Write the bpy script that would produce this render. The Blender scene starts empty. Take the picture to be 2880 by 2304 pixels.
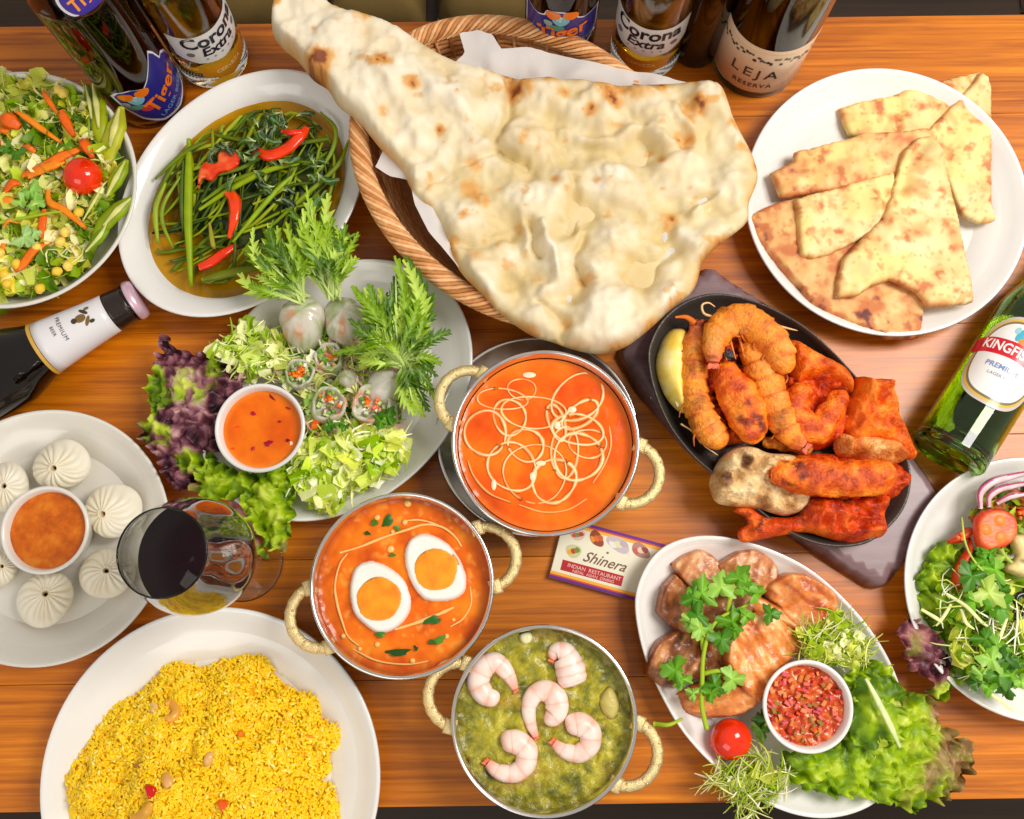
import bpy, math, random
import numpy as np
from mathutils import Vector, Matrix, geometry
random.seed(7); rng = np.random.default_rng(7)
PI = math.pi
SC = bpy.context.scene

# ------------------------------------------------------------------ camera
CAM_H, TILT, FPX = 0.78, math.radians(10.5), 2761.0      # FPX: focal length in photograph pixels (2880 wide)
cd = bpy.data.cameras.new('camera'); cam = bpy.data.objects.new('camera', cd)
SC.collection.objects.link(cam); SC.camera = cam
cd.sensor_fit = 'HORIZONTAL'; cd.sensor_width = 36.0; cd.lens = 36.0*FPX/2880.0
cd.clip_start = 0.01; cd.clip_end = 60.0
cam.location = (0, 0, CAM_H); cam.rotation_euler = (TILT, 0, 0)

# ------------------------------------------------------------------ world and lamps (indoor table shot: soft ambient, an added fill lamp + one big window on the right)
W = bpy.data.worlds.new('World'); SC.world = W; W.use_nodes = True
bg = W.node_tree.nodes['Background']; bg.inputs[0].default_value = (1.0, 0.95, 0.88, 1); bg.inputs[1].default_value = 0.5
def area(name, loc, target, size, size_y, power, col):
    ld = bpy.data.lights.new(name, 'AREA'); ld.shape = 'RECTANGLE'; ld.size = size; ld.size_y = size_y
    ld.energy = power; ld.color = col
    o = bpy.data.objects.new(name, ld); SC.collection.objects.link(o); o.location = loc
    o.rotation_euler = (Vector(target)-Vector(loc)).to_track_quat('-Z', 'Y').to_euler()
    return o
area('window_light', (0.88, 0.36, 1.25), (0.05, 0.05, 0), 0.5, 0.7, 21.0, (1.0, 0.965, 0.91))
area('fill_light', (-0.9, -1.5, 1.5), (0, 0.1, 0), 1.4, 1.0, 13.0, (1.0, 0.95, 0.88))  # added fill from the front left, lifts the shadows; no such lamp in the room
SC.view_settings.view_transform = 'Standard'; SC.view_settings.look = 'None'
SC.view_settings.exposure = 0.0; SC.view_settings.gamma = 1.0
SC.cycles.caustics_reflective = False; SC.cycles.caustics_refractive = True
SC.cycles.max_bounces = 10; SC.cycles.transmission_bounces = 10; SC.cycles.transparent_max_bounces = 12
SC.cycles.sample_clamp_indirect = 6.0

# ------------------------------------------------------------------ pixel -> place helpers
def P(x, y, z=0.0):
    "point at height z (m) seen at photograph pixel x, y"
    dx = (x-1440.0)/FPX; dy = -(y-1152.0)/FPX
    ct, st = math.cos(TILT), math.sin(TILT)
    wy = dy*ct + st; wz = dy*st - ct
    t = (z-CAM_H)/wz
    return np.array([dx*t, wy*t, z])
def crop(x0, y0, s):
    return lambda x, y: (x/s+x0, y/s+y0)
FD = crop(0, 0, .7486)                  # the whole photograph shown 2156 wide
FB = crop(0, 450, 2.3); FC = crop(350, 250, 1.38); FN = crop(750, 0, 1.4869); FE = crop(2050, 100, 1.9169)
FF = crop(1800, 780, 1.9163); FH = crop(1750, 1450, 2.0204); FI = crop(1180, 1680, 2.7643)
FJ = crop(780, 1350, 3.0257); FK = crop(100, 1650, 2.156); FL = crop(0, 1100, 2.156); FM = crop(1180, 900, 2.1556)
FT = crop(0, 150, 2.3); FU = crop(600, 900, 2.6543); FR = crop(2480, 1250, 2.155); FS = crop(1500, 1380, 4.312)
F2 = crop(0, 0, 2.3956); FO = crop(1400, 0, 2.156); FQ = crop(2450, 750, 2.6535)
def PP(F, pts, z=0.0):
    zz = z if hasattr(z, '__len__') else [z]*len(pts)
    return np.array([P(*F(*p[:2]), zz[i]) for i, p in enumerate(pts)])
def scale_at(x, y, z):
    "metres per photograph pixel there"
    return float(np.linalg.norm(P(x+5, y, z)-P(x-5, y, z)))/10
def circ(F, cx, cy, r, z):
    sx, sy = F(cx, cy); ex, _ = F(cx+r, cy)
    return P(sx, sy, z), (ex-sx)*scale_at(sx, sy, z)

# ------------------------------------------------------------------ noise
def _h(ix, iy, iz, s):
    n = (ix*374761393 + iy*668265263 + iz*2147483647 + s*1274126177) & 0xFFFFFFFF
    n = ((n ^ (n >> 13))*1274126177) & 0xFFFFFFFF
    n = ((n ^ (n >> 16))*2246822519) & 0xFFFFFFFF
    return ((n ^ (n >> 15)) & 0xFFFFFF)/float(0xFFFFFF)
def vn(x, y, z=0.0, s=0):
    x, y, z = np.broadcast_arrays(np.asarray(x, float), np.asarray(y, float), np.asarray(z, float))
    fx, fy, fz = np.floor(x), np.floor(y), np.floor(z)
    ix, iy, iz = fx.astype(np.int64), fy.astype(np.int64), fz.astype(np.int64)
    u, v, w = x-fx, y-fy, z-fz
    u, v, w = [a*a*a*(a*(a*6-15)+10) for a in (u, v, w)]
    r = 0
    for a in (0, 1):
        for b in (0, 1):
            for c in (0, 1):
                r = r + _h(ix+a, iy+b, iz+c, s)*(u if a else 1-u)*(v if b else 1-v)*(w if c else 1-w)
    return r*2-1
def fbm(x, y, z=0.0, s=0, o=4, g=.5):
    r = 0; a = 1; t = 0
    for k in range(o):
        r = r + a*vn(x*2**k, y*2**k, np.asarray(z)*2**k, s+k*17); t += a; a *= g
    return r/t
def ridge(x, y, z=0.0, s=0, o=3):
    r = 0; a = 1; t = 0
    for k in range(o):
        r = r + a*(1-np.abs(vn(x*2**k, y*2**k, np.asarray(z)*2**k, s+k*13))*2); t += a; a *= .5
    return r/t
def sstep(a, b, x):
    t = np.clip((x-a)/(b-a), 0, 1); return t*t*(3-2*t)
def L(r, g, b):
    "sRGB 0-255 -> linear"
    return tuple(((c/255.)/12.92 if c/255. <= .04045 else (((c/255.)+.055)/1.055)**2.4) for c in (r, g, b))
def lerp(a, b, t):
    a = np.asarray(a, float); b = np.asarray(b, float); t = np.asarray(t, float)[..., None]
    return a*(1-t)+b*t
def mixc(cols, t):
    "colour ramp over t in 0..1"
    cols = [np.asarray(c, float) for c in cols]; n = len(cols)-1
    t = np.clip(np.asarray(t, float), 0, 1)*n; i = np.minimum(t.astype(int), n-1); f = (t-i)[..., None]
    A = np.array(cols); return A[i]*(1-f)+A[i+1]*f

# ------------------------------------------------------------------ materials
MATS = {}
def mat(name, col=(.5, .5, .5), rough=.5, metal=0., spec=.5, sss=0., sssr=(1, .5, .25), ssss=.004, var=0., vscale=80., bump=0., bscale=300.,
        attr=False, trans=0., ior=1.45, coat=0., translucent=0., col2=None, rvar=0., bdist=.001, aniso=None, gain=None):
    if name in MATS: return MATS[name]
    m = bpy.data.materials.new(name); m.use_nodes = True; nt = m.node_tree; N = nt.nodes; K = nt.links
    b = N['Principled BSDF']; out = N['Material Output']
    tc = N.new('ShaderNodeTexCoord')
    src = None
    if attr:
        a = N.new('ShaderNodeAttribute'); a.attribute_name = 'Col'; src = a.outputs['Color']
    vec = tc.outputs['Object']
    if aniso:
        mp = N.new('ShaderNodeMapping'); mp.inputs['Scale'].default_value = aniso; K.new(vec, mp.inputs['Vector']); vec = mp.outputs['Vector']
    if var > 0 or col2:
        nz = N.new('ShaderNodeTexNoise'); nz.inputs['Scale'].default_value = vscale; nz.inputs['Detail'].default_value = 6; nz.inputs['Roughness'].default_value = .6
        K.new(vec, nz.inputs['Vector'])
        if col2:
            rp = N.new('ShaderNodeValToRGB'); rp.color_ramp.elements[0].position = .35; rp.color_ramp.elements[1].position = .65
            rp.color_ramp.elements[0].color = (*col, 1); rp.color_ramp.elements[1].color = (*col2, 1)
            K.new(nz.outputs['Fac'], rp.inputs['Fac']); src = rp.outputs['Color']
        if var > 0:
            mr = N.new('ShaderNodeMapRange'); mr.inputs['From Min'].default_value = .25; mr.inputs['From Max'].default_value = .75
            mr.inputs['To Min'].default_value = 1-var; mr.inputs['To Max'].default_value = 1+var
            K.new(nz.outputs['Fac'], mr.inputs['Value'])
            mx = N.new('ShaderNodeMix'); mx.data_type = 'RGBA'; mx.blend_type = 'MULTIPLY'; mx.inputs['Factor'].default_value = 1
            if src: K.new(src, mx.inputs['A'])
            else: mx.inputs['A'].default_value = (*col, 1)
            K.new(mr.outputs['Result'], mx.inputs['B']); src = mx.outputs['Result']
    if gain:
        hs = N.new('ShaderNodeHueSaturation'); hs.inputs['Hue'].default_value = gain[0]; hs.inputs['Saturation'].default_value = gain[1]; hs.inputs['Value'].default_value = gain[2]
        K.new(src, hs.inputs['Color']); src = hs.outputs['Color']
    if src: K.new(src, b.inputs['Base Color'])
    else: b.inputs['Base Color'].default_value = (*col, 1)
    b.inputs['Roughness'].default_value = rough; b.inputs['Metallic'].default_value = metal
    b.inputs['Specular IOR Level'].default_value = spec; b.inputs['IOR'].default_value = ior
    b.inputs['Transmission Weight'].default_value = trans; b.inputs['Coat Weight'].default_value = coat; b.inputs['Coat Roughness'].default_value = .12
    if sss > 0:
        b.inputs['Subsurface Weight'].default_value = sss; b.inputs['Subsurface Radius'].default_value = sssr; b.inputs['Subsurface Scale'].default_value = ssss
    nb = None
    if bump > 0 or rvar > 0:
        nb = N.new('ShaderNodeTexNoise'); nb.inputs['Scale'].default_value = bscale; nb.inputs['Detail'].default_value = 5
        K.new(vec, nb.inputs['Vector'])
    if bump > 0:
        bp = N.new('ShaderNodeBump'); bp.inputs['Strength'].default_value = bump; bp.inputs['Distance'].default_value = bdist
        K.new(nb.outputs['Fac'], bp.inputs['Height']); K.new(bp.outputs['Normal'], b.inputs['Normal'])
    if rvar > 0:
        rr = N.new('ShaderNodeMapRange'); rr.inputs['From Min'].default_value = .3; rr.inputs['From Max'].default_value = .7
        rr.inputs['To Min'].default_value = max(0, rough-rvar); rr.inputs['To Max'].default_value = rough+rvar
        K.new(nb.outputs['Fac'], rr.inputs['Value']); K.new(rr.outputs['Result'], b.inputs['Roughness'])
    if translucent > 0:
        tr = N.new('ShaderNodeBsdfTranslucent'); ms = N.new('ShaderNodeMixShader'); ms.inputs[0].default_value = translucent
        if src: K.new(src, tr.inputs['Color'])
        else: tr.inputs['Color'].default_value = (*col, 1)
        K.new(b.outputs[0], ms.inputs[1]); K.new(tr.outputs[0], ms.inputs[2]); K.new(ms.outputs[0], out.inputs['Surface'])
    MATS[name] = m; return m

# ------------------------------------------------------------------ meshes and objects
def link(o): SC.collection.objects.link(o)
class G:
    "collects geometry for ONE mesh object"
    def __init__(s): s.v = []; s.f = []; s.c = []; s.n = 0
    def add(s, v, f, *cs):
        c = cs[-1] if cs else (1, 1, 1)
        v = np.asarray(v, float).reshape(-1, 3); c = np.asarray(c, float)
        if c.ndim == 1: c = np.broadcast_to(c, (len(v), 3))
        s.v.append(v); s.c.append(c)
        for a in (f if isinstance(f, list) else [f]):
            a = np.asarray(a, dtype=np.int64)
            if a.size: s.f.append(a+s.n)
        s.n += len(v); return s
    def build(s, name, m, parent=None, smooth=True, loc=None):
        me = bpy.data.meshes.new(name)
        V = np.concatenate(s.v); Cc = np.concatenate(s.c)
        if loc is not None: V = V-np.asarray(loc)
        lt = np.concatenate([np.full(len(a), a.shape[1]) for a in s.f]); li = np.concatenate([a.ravel() for a in s.f])
        me.vertices.add(len(V)); me.vertices.foreach_set('co', V.astype(np.float32).ravel())
        me.loops.add(len(li)); me.loops.foreach_set('vertex_index', li.astype(np.int32))
        me.polygons.add(len(lt)); me.polygons.foreach_set('loop_start', (np.cumsum(lt)-lt).astype(np.int32))
        me.polygons.foreach_set('loop_total', lt.astype(np.int32))
        me.update(calc_edges=True); me.validate()
        me.polygons.foreach_set('use_smooth', [smooth]*len(me.polygons))
        at = me.color_attributes.new('Col', 'FLOAT_COLOR', 'POINT')
        at.data.foreach_set('color', np.concatenate([Cc, np.ones((len(Cc), 1))], 1).astype(np.float32).ravel())
        me.materials.append(m)
        o = bpy.data.objects.new(name, me); link(o)
        if loc is not None: o.location = loc
        if parent is not None: o.parent = parent
        return o
def tag(o, label=None, cat=None, group=None, kind=None):
    if label: o['label'] = label
    if cat: o['category'] = cat
    if group: o['group'] = group
    if kind: o['kind'] = kind
    return o
def thing(name, label, cat, loc=(0, 0, 0), group=None):
    o = bpy.data.objects.new(name, None); link(o); o.empty_display_size = .02
    o.location = Vector(loc); return tag(o, label, cat, group)
def under(root, *objs):
    "parent parts built in world coordinates to a thing whose base is not the origin"
    for o in objs:
        o.parent = root; o.matrix_parent_inverse = Matrix.Translation(-root.location)
    return objs[0] if objs else None

def grid_faces(nu, nv, cu=False, cv=False):
    "faces of a nu x nv lattice, index u*nv+v"
    U = np.arange(nu if cu else nu-1); V = np.arange(nv if cv else nv-1)
    u, v = np.meshgrid(U, V, indexing='ij'); u2, v2 = (u+1) % nu, (v+1) % nv
    return np.stack([u*nv+v, u2*nv+v, u2*nv+v2, u*nv+v2], -1).reshape(-1, 4)
def catmull(pts, n=8, closed=True):
    p = np.asarray(pts, float); m = len(p); out = []
    if closed: q = np.concatenate([p[-1:], p, p[:2]])
    else: q = np.concatenate([2*p[:1]-p[1:2], p, 2*p[-1:]-p[-2:-1]])
    segs = m if closed else m-1
    for i in range(segs):
        a, b, c, d = q[i], q[i+1], q[i+2], q[i+3]
        for k in range(n):
            t = k/n
            out.append(.5*((2*b)+(c-a)*t+(2*a-5*b+4*c-d)*t*t+(3*b-a-3*c+d)*t**3))
    if not closed: out.append(p[-1])
    return np.array(out)
def lathe(prof, n=64, c=(0, 0, 0), col=(1, 1, 1), mod=None, capped=False):
    "revolve (r, z) profile; mod(theta, r, z) may bend it"
    prof = np.asarray(prof, float); th = np.arange(n)*2*PI/n
    R, T = np.meshgrid(prof[:, 0], th); Z = np.meshgrid(prof[:, 1], th)[0]
    if mod: R, Z = mod(T, R, Z)
    v = np.stack([c[0]+R*np.cos(T), c[1]+R*np.sin(T), c[2]+Z], -1).reshape(-1, 3)
    return v, grid_faces(n, len(prof), cu=True), col
def tube(path, rad, seg=8, flat=1., n=None, up=(0, 0, 1), cap=True):
    path = np.asarray(path, float)
    rad = np.asarray(rad, float)
    if rad.ndim == 0: rad = np.full(len(path), float(rad))
    if n:
        t0 = np.linspace(0, 1, len(path)); 
        pr = np.concatenate([path, np.interp(t0, np.linspace(0, 1, len(rad)), rad)[:, None]], 1)
        pr = catmull(pr, n, False); path = pr[:, :3]; rad = np.maximum(pr[:, 3], 1e-5)
    elif len(rad) != len(path): rad = np.interp(np.linspace(0, 1, len(path)), np.linspace(0, 1, len(rad)), rad)
    t = np.gradient(path, axis=0); t /= np.linalg.norm(t, axis=1)[:, None]+1e-12
    u = np.asarray(up, float)
    s = np.cross(t, u); ln = np.linalg.norm(s, axis=1)
    bad = ln < .2; 
    if bad.any(): s[bad] = np.cross(t[bad], np.array([1., .3, 0])); ln = np.linalg.norm(s, axis=1)
    s /= ln[:, None]; w = np.cross(s, t)
    a = np.arange(seg)*2*PI/seg
    v = path[:, None]+rad[:, None, None]*(np.cos(a)[None, :, None]*s[:, None]+flat*np.sin(a)[None, :, None]*w[:, None])
    v = v.reshape(-1, 3); f = [grid_faces(len(path), seg, cv=True)]
    if cap:
        k = len(v); v = np.concatenate([v, path[:1]-t[:1]*rad[0]*.35, path[-1:]+t[-1:]*rad[-1]*.35])
        i = np.arange(seg); j = (i+1) % seg; b = (len(path)-1)*seg
        f.append(np.stack([j, i, np.full(seg, k)], 1)); f.append(np.stack([b+i, b+j, np.full(seg, k+1)], 1))
    return v, f
def box(c, s, rot=0., bev=0.):
    x, y, z = [q/2 for q in s]; cr_, sr = math.cos(rot), math.sin(rot)
    if bev <= 0:
        v = np.array([[i*x, j*y, k*z] for i in (-1, 1) for j in (-1, 1) for k in (-1, 1)], float)
        f = np.array([[0, 1, 3, 2], [4, 6, 7, 5], [0, 4, 5, 1], [2, 3, 7, 6], [0, 2, 6, 4], [1, 5, 7, 3]])
    else:
        ring = lambda ix, iy, zz: [[-ix, -iy, zz], [ix, -iy, zz], [ix, iy, zz], [-ix, iy, zz]]
        v = np.array(ring(x-bev, y-bev, -z)+ring(x, y, -z+bev)+ring(x, y, z-bev)+ring(x-bev, y-bev, z), float)
        f = [[3, 2, 1, 0], [12, 13, 14, 15]]
        for r in range(3):
            for i in range(4):
                j = (i+1) % 4; f.append([r*4+i, r*4+j, r*4+4+j, r*4+4+i])
        f = np.array(f)
    v = np.stack([v[:, 0]*cr_-v[:, 1]*sr+c[0], v[:, 0]*sr+v[:, 1]*cr_+c[1], v[:, 2]+c[2]], 1)
    return v, f
def seg_dist(pt, poly, closed=True):
    a = poly; b = np.roll(poly, -1, 0)
    if not closed: a, b = poly[:-1], poly[1:]
    best = np.full(len(pt), 1e9); ab = b-a; L2 = (ab**2).sum(1)+1e-18
    for i in range(0, len(pt), 4000):
        q = pt[i:i+4000, None]-a[None]; t = np.clip((q*ab).sum(-1)/L2, 0, 1)
        best[i:i+4000] = np.sqrt(((q-t[..., None]*ab)**2).sum(-1).min(1))
    return best
def inside(pt, poly):
    x, y = pt[:, 0], pt[:, 1]; r = np.zeros(len(pt), bool); n = len(poly)
    for i in range(n):
        x1, y1 = poly[i]; x2, y2 = poly[(i+1) % n]
        if y1 == y2: continue
        k = ((y1 > y) != (y2 > y)) & (x < (x2-x1)*(y-y1)/(y2-y1)+x1); r ^= k
    return r
def resample(poly, step, closed=True):
    p = np.asarray(poly); q = np.concatenate([p, p[:1]]) if closed else p
    d = np.concatenate([[0], np.cumsum(np.linalg.norm(np.diff(q, axis=0), axis=1))])
    n = max(6, int(d[-1]/step)); t = np.linspace(0, d[-1], n, endpoint=not closed)
    return np.stack([np.interp(t, d, q[:, k]) for k in range(p.shape[1])], 1)
def fill(poly2, step):
    "triangulated region: points, triangles, distance to its edge"
    poly2 = resample(poly2, step)
    lo, hi = poly2.min(0), poly2.max(0)
    gx, gy = np.meshgrid(np.arange(lo[0], hi[0], step), np.arange(lo[1], hi[1], step*.866))
    gx = gx+((np.arange(gx.shape[0]) % 2)*.5*step)[:, None]
    g = np.stack([gx.ravel(), gy.ravel()], 1); g = g[inside(g, poly2)]
    if len(g): g = g+rng.uniform(-.12, .12, g.shape)*step; g = g[seg_dist(g, poly2) > step*.55]
    pts = np.concatenate([poly2, g]); n = len(poly2)
    r = geometry.delaunay_2d_cdt([Vector(p) for p in pts], [(i, (i+1) % n) for i in range(n)], [], 1, 1e-7)
    v = np.array([list(p) for p in r[0]]); tri = np.array([list(t) for t in r[2] if len(t) == 3])
    a, b, c = v[tri[:, 0]], v[tri[:, 1]], v[tri[:, 2]]
    cr_ = (b[:, 0]-a[:, 0])*(c[:, 1]-a[:, 1])-(b[:, 1]-a[:, 1])*(c[:, 0]-a[:, 0])
    tri[cr_ < 0] = tri[cr_ < 0][:, ::-1]
    d = seg_dist(v, poly2); d[d < step*.02] = 0
    return v, tri, d
def pillow(outline, z0, H, w, step=.003, top=None, colf=None, bottom=True, zb=None, curve=True):
    """solid lump: world outline (Nx2/3), base height z0, dome height H reached w metres inside the edge;
    top(x, y, d) adds relief, colf(x, y, d, z) gives colour"""
    o = np.asarray(outline, float)[:, :2]
    if curve: o = catmull(o, 6)
    v, t, d = fill(o, step)
    x, y = v[:, 0], v[:, 1]
    q = np.clip(d/w, 0, 1); dome = np.sqrt(np.clip(1-(1-q)**2, 0, 1))
    rel = top(x, y, d) if top else 0
    zt = z0+H*dome+rel*np.minimum(1, d/(w*.6))
    zt = np.where(d == 0, z0+H*.25, zt)
    c = colf(x, y, d, zt) if colf is not None and callable(colf) else np.broadcast_to(np.asarray(colf if colf is not None else (1, 1, 1), float), (len(v), 3))
    V = np.stack([x, y, zt], 1); F_ = [t]
    if bottom:
        zbv = np.where(d == 0, z0+H*.25, z0 if zb is None else zb)
        n = len(V); V = np.concatenate([V, np.stack([x, y, zbv-1e-4*(d > 0)], 1)]); F_.append(t[:, ::-1]+n)
        c = np.concatenate([c, c])
        m = np.concatenate([np.arange(n), np.where(d == 0, np.arange(n), np.arange(n)+n)])
        F_ = [m[f] for f in F_]
    return V, F_, c
def sheet(outline, z0, top=None, colf=None, step=.003, curve=True, jag=0., jscale=150., warp=0., wscale=60.):
    "crumpled leaf or cloth: one skin with relief and a ragged edge"
    o = np.asarray(outline, float)[:, :2]
    if curve: o = catmull(o, 6)
    if jag > 0:
        o = resample(o, step); nrm = np.stack([np.gradient(o[:, 1]), -np.gradient(o[:, 0])], 1); nrm /= np.linalg.norm(nrm, axis=1)[:, None]+1e-9
        sgn = 1 if np.sum(o[:, 0]*np.roll(o[:, 1], -1)-np.roll(o[:, 0], -1)*o[:, 1]) > 0 else -1
        o = o+nrm*sgn*(jag*fbm(o[:, 0]*jscale, o[:, 1]*jscale, 3.3, 5, 3))[:, None]
    v, t, d = fill(o, step); x, y = v[:, 0], v[:, 1]
    z = z0+(top(x, y, d) if top else 0)
    c = colf(x, y, d, z) if callable(colf) else colf
    if warp > 0:
        x = x+warp*fbm(x*wscale, y*wscale, 1.7, 31, 3); y = y+warp*fbm(x*wscale, y*wscale, 7.7, 47, 3)
    return np.stack([x, y, z+0*x], 1), [t], c
def dish(outline, prof, n=None):
    "dish with a free star-shaped rim: outline (Nx2, rim line), prof rows (scale, z)"
    o = np.asarray(outline, float)[:, :2]; ctr = o.mean(0); N_ = len(o)
    V = []
    for s, z in prof:
        V.append(np.concatenate([ctr+(o-ctr)*s, np.full((N_, 1), z)], 1))
    v = np.stack(V, 1).reshape(-1, 3)
    a = grid_faces(N_, len(prof), cu=True)
    area2 = np.sum(o[:, 0]*np.roll(o[:, 1], -1)-np.roll(o[:, 0], -1)*o[:, 1])
    return v, (a if area2 > 0 else a[:, ::-1])
def ellipse(cx, cy, a, b, rot=0., n=96):
    t = np.arange(n)*2*PI/n; c, s = math.cos(rot), math.sin(rot)
    return [(cx+a*math.cos(q)*c-b*math.sin(q)*s, cy+a*math.cos(q)*s+b*math.sin(q)*c) for q in t]
# ------------------------------------------------------------------ material palette
def wood_material(name, cols, gs=(1.6, 38, 38), rough=.36, coat=.3, knots=True):
    m = bpy.data.materials.new(name); m.use_nodes = True; nt = m.node_tree; N = nt.nodes; K = nt.links; b = N['Principled BSDF']; b.inputs['Specular IOR Level'].default_value = .35
    tc = N.new('ShaderNodeTexCoord'); oi = N.new('ShaderNodeObjectInfo')
    ad = N.new('ShaderNodeVectorMath'); ad.operation = 'MULTIPLY_ADD'
    K.new(oi.outputs['Random'], ad.inputs[0]); ad.inputs[1].default_value = (13.1, 7.3, 5.7); K.new(tc.outputs['Object'], ad.inputs[2])
    def noise(scale, sc, det, dist=0.):
        mp = N.new('ShaderNodeMapping'); mp.inputs['Scale'].default_value = sc; K.new(ad.outputs[0], mp.inputs[0])
        n = N.new('ShaderNodeTexNoise'); n.inputs['Scale'].default_value = scale; n.inputs['Detail'].default_value = det; n.inputs['Distortion'].default_value = dist
        n.inputs['Roughness'].default_value = .65
        K.new(mp.outputs[0], n.inputs['Vector']); return n.outputs['Fac']
    g1 = noise(3.0, gs, 9, .6); g2 = noise(1.0, (gs[0]*3, gs[1]*5, gs[1]*5), 6); g3 = noise(2.2, (1.2, 6, 6), 4, 1.5)
    def math_(op, a, c):
        q = N.new('ShaderNodeMath'); q.operation = op
        for i, k in enumerate((a, c)):
            if isinstance(k, (int, float)): q.inputs[i].default_value = k
            else: K.new(k, q.inputs[i])
        return q.outputs[0]
    s = math_('ADD', math_('MULTIPLY', g1, .52), math_('ADD', math_('MULTIPLY', g2, .26), math_('MULTIPLY', g3, .30)))
    s = math_('ADD', s, math_('MULTIPLY', math_('SUBTRACT', oi.outputs['Random'], .5), .06))
    rp = N.new('ShaderNodeValToRGB'); e = rp.color_ramp.elements
    e[0].position = .29; e[0].color = (*cols[0], 1); e[1].position = .77; e[1].color = (*cols[-1], 1)
    for i, c in enumerate(cols[1:-1]):
        q = e.new(.29+.48*(i+1)/(len(cols)-1)); q.color = (*c, 1)
    K.new(s, rp.inputs[0]); K.new(rp.outputs[0], b.inputs['Base Color'])
    mr = N.new('ShaderNodeMapRange'); mr.inputs['To Min'].default_value = rough-.06; mr.inputs['To Max'].default_value = rough+.14; K.new(g1, mr.inputs['Value'])
    K.new(mr.outputs[0], b.inputs['Roughness']); b.inputs['Coat Weight'].default_value = coat; b.inputs['Coat Roughness'].default_value = .24
    bp = N.new('ShaderNodeBump'); bp.inputs['Strength'].default_value = .25; bp.inputs['Distance'].default_value = .0008
    K.new(g1, bp.inputs['Height']); K.new(bp.outputs[0], b.inputs['Normal'])
    return m
M_table = wood_material('table_wood', [L(96, 44, 0), L(162, 82, 0), L(214, 120, 2), L(244, 160, 20)], gs=(1.6, 55, 55))
M_dark = wood_material('dark_wood', [L(22, 14, 8), L(44, 28, 14), L(60, 40, 20)], rough=.5, coat=0)
M_board = wood_material('board_wood', [L(84, 58, 60), L(126, 98, 100), L(158, 130, 132)], gs=(3, 20, 20), rough=.36, coat=.3)
M_china = mat('white_china', L(232, 229, 224), rough=.16, spec=.5, var=.02, vscale=30, coat=.3)
M_china2 = mat('warm_china', L(226, 221, 211), rough=.2, spec=.5, var=.02, vscale=30, coat=.2)
M_steel = mat('steel', (.74, .72, .70), rough=.2, metal=1, rvar=.08, bscale=60)
M_iron = mat('cast_iron', L(72, 66, 60), rough=.42, metal=.5, bump=.3, bscale=700, rvar=.12)
M_brass = mat('beaded_brass', L(230, 204, 146), rough=.36, metal=.6, bump=.6, bscale=1100, bdist=.0012, var=.12, vscale=500)
M_col = mat('plain_coloured', attr=True, rough=.5)
M_wicker = mat('wicker', attr=True, rough=.55, var=.22, vscale=250, bump=.3, bscale=600)
M_napkin = mat('napkin', L(236, 230, 226), rough=.85, translucent=.25, bump=.15, bscale=900)

# ------------------------------------------------------------------ floor, bench, table
g = G(); g.add(*box((0, 0, -.74), (6, 6, .04)))
tag(g.build('floor', M_dark, smooth=False), kind='structure')
bench = thing('bench', 'wooden bench with olive cushions behind the table, mostly cut off by the top edge', 'bench', P(1100, -80, -.32))
g = G(); c = P(1100, -120, -.36); g.add(*box((c[0], c[1]+.02, -.37), (1.6, .3, .05), bev=.006)); under(bench, g.build('seat_board', M_dark, smooth=False))
M_cush = mat('olive_cushion', L(116, 92, 44), rough=.85, var=.15, vscale=20, bump=.3, bscale=300)
for x0, x1 in ((560, 885), (900, 1200), (1215, 1500)):
    a, b_ = P(x0, 40, -.3), P(x1, 40, -.3)
    o = [(a[0]+.004, a[1]), (b_[0]-.004, a[1]), (b_[0]-.004, a[1]+.26), (a[0]+.004, a[1]+.26)]
    g = G(); g.add(*pillow(resample(np.array(o), .03), -.345, .05, .03, step=.015, curve=False)); under(bench, g.build('cushion', M_cush))
for x in (-.7, .7):
    g = G(); g.add(*box((x, c[1]+.05, -.56), (.06, .2, .32), bev=.004)); under(bench, g.build('leg', M_dark, smooth=False))

ROLL = math.radians(.75)
table = thing('table', 'varnished orange-brown wooden table covered with dishes', 'table', (0, 0, -.72))
yt = P(1440, 58, 0)[1]; yb = P(1440, 2266, 0)[1]; NB = 7; bw = (yt-yb)/NB
for i in range(NB):
    y = yb+bw*(i+.5); g = G(); g.add(*box((0, 0, -.016), (1.5, bw-.0003, .032), bev=.0003))
    o = g.build('plank', M_table, smooth=False); o.location = (-y*math.sin(ROLL), y*math.cos(ROLL), 0); o.rotation_euler = (0, 0, ROLL); under(table, o)
g = G()
g.add(*box((0, (yt+yb)/2, -.07), (1.3, (yt-yb)-.12, .07), bev=.003)); under(table, g.build('apron', M_dark, smooth=False))
for sx in (-1, 1):
    for yy in (yt-.08, yb+.08):
        g = G(); g.add(*box((sx*.62, yy, -.4125), (.06, .06, .615), bev=.003)); under(table, g.build('leg', M_dark, smooth=False))

# ------------------------------------------------------------------ plates and bowls
PLATE = lambda zr: [(.002, .004), (.5, .004), (.52, .0006), (.57, .0006), (.59, .004), (.86, zr*.55), (.985, zr-.002), (1.0, zr), (.992, zr+.0012), (.972, zr), (.92, zr-.005), (.82, zr*.42), (.72, .0075), (.6, .0068), (.3, .0066), (.002, .0066)]
def plate(name, label, cat, outline, zr=.022, prof=None, m=None):
    g = G(); g.add(*dish(outline, prof or PLATE(zr)))
    c = np.mean(outline, 0); o = g.build(name, m or M_china, loc=(c[0], c[1], 0)); return tag(o, label, cat)
def circle(F, cx, cy, r, z, n=112):
    c, R = circ(F, cx, cy, r, z); t = -np.arange(n)*2*PI/n
    return np.stack([c[0]+R*np.cos(t), c[1]+R*np.sin(t)], 1)
plate('plate', 'large white round plate under the yellow rice', 'plate', circle(FD, 443, 1643, 358, .024), .024)
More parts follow.
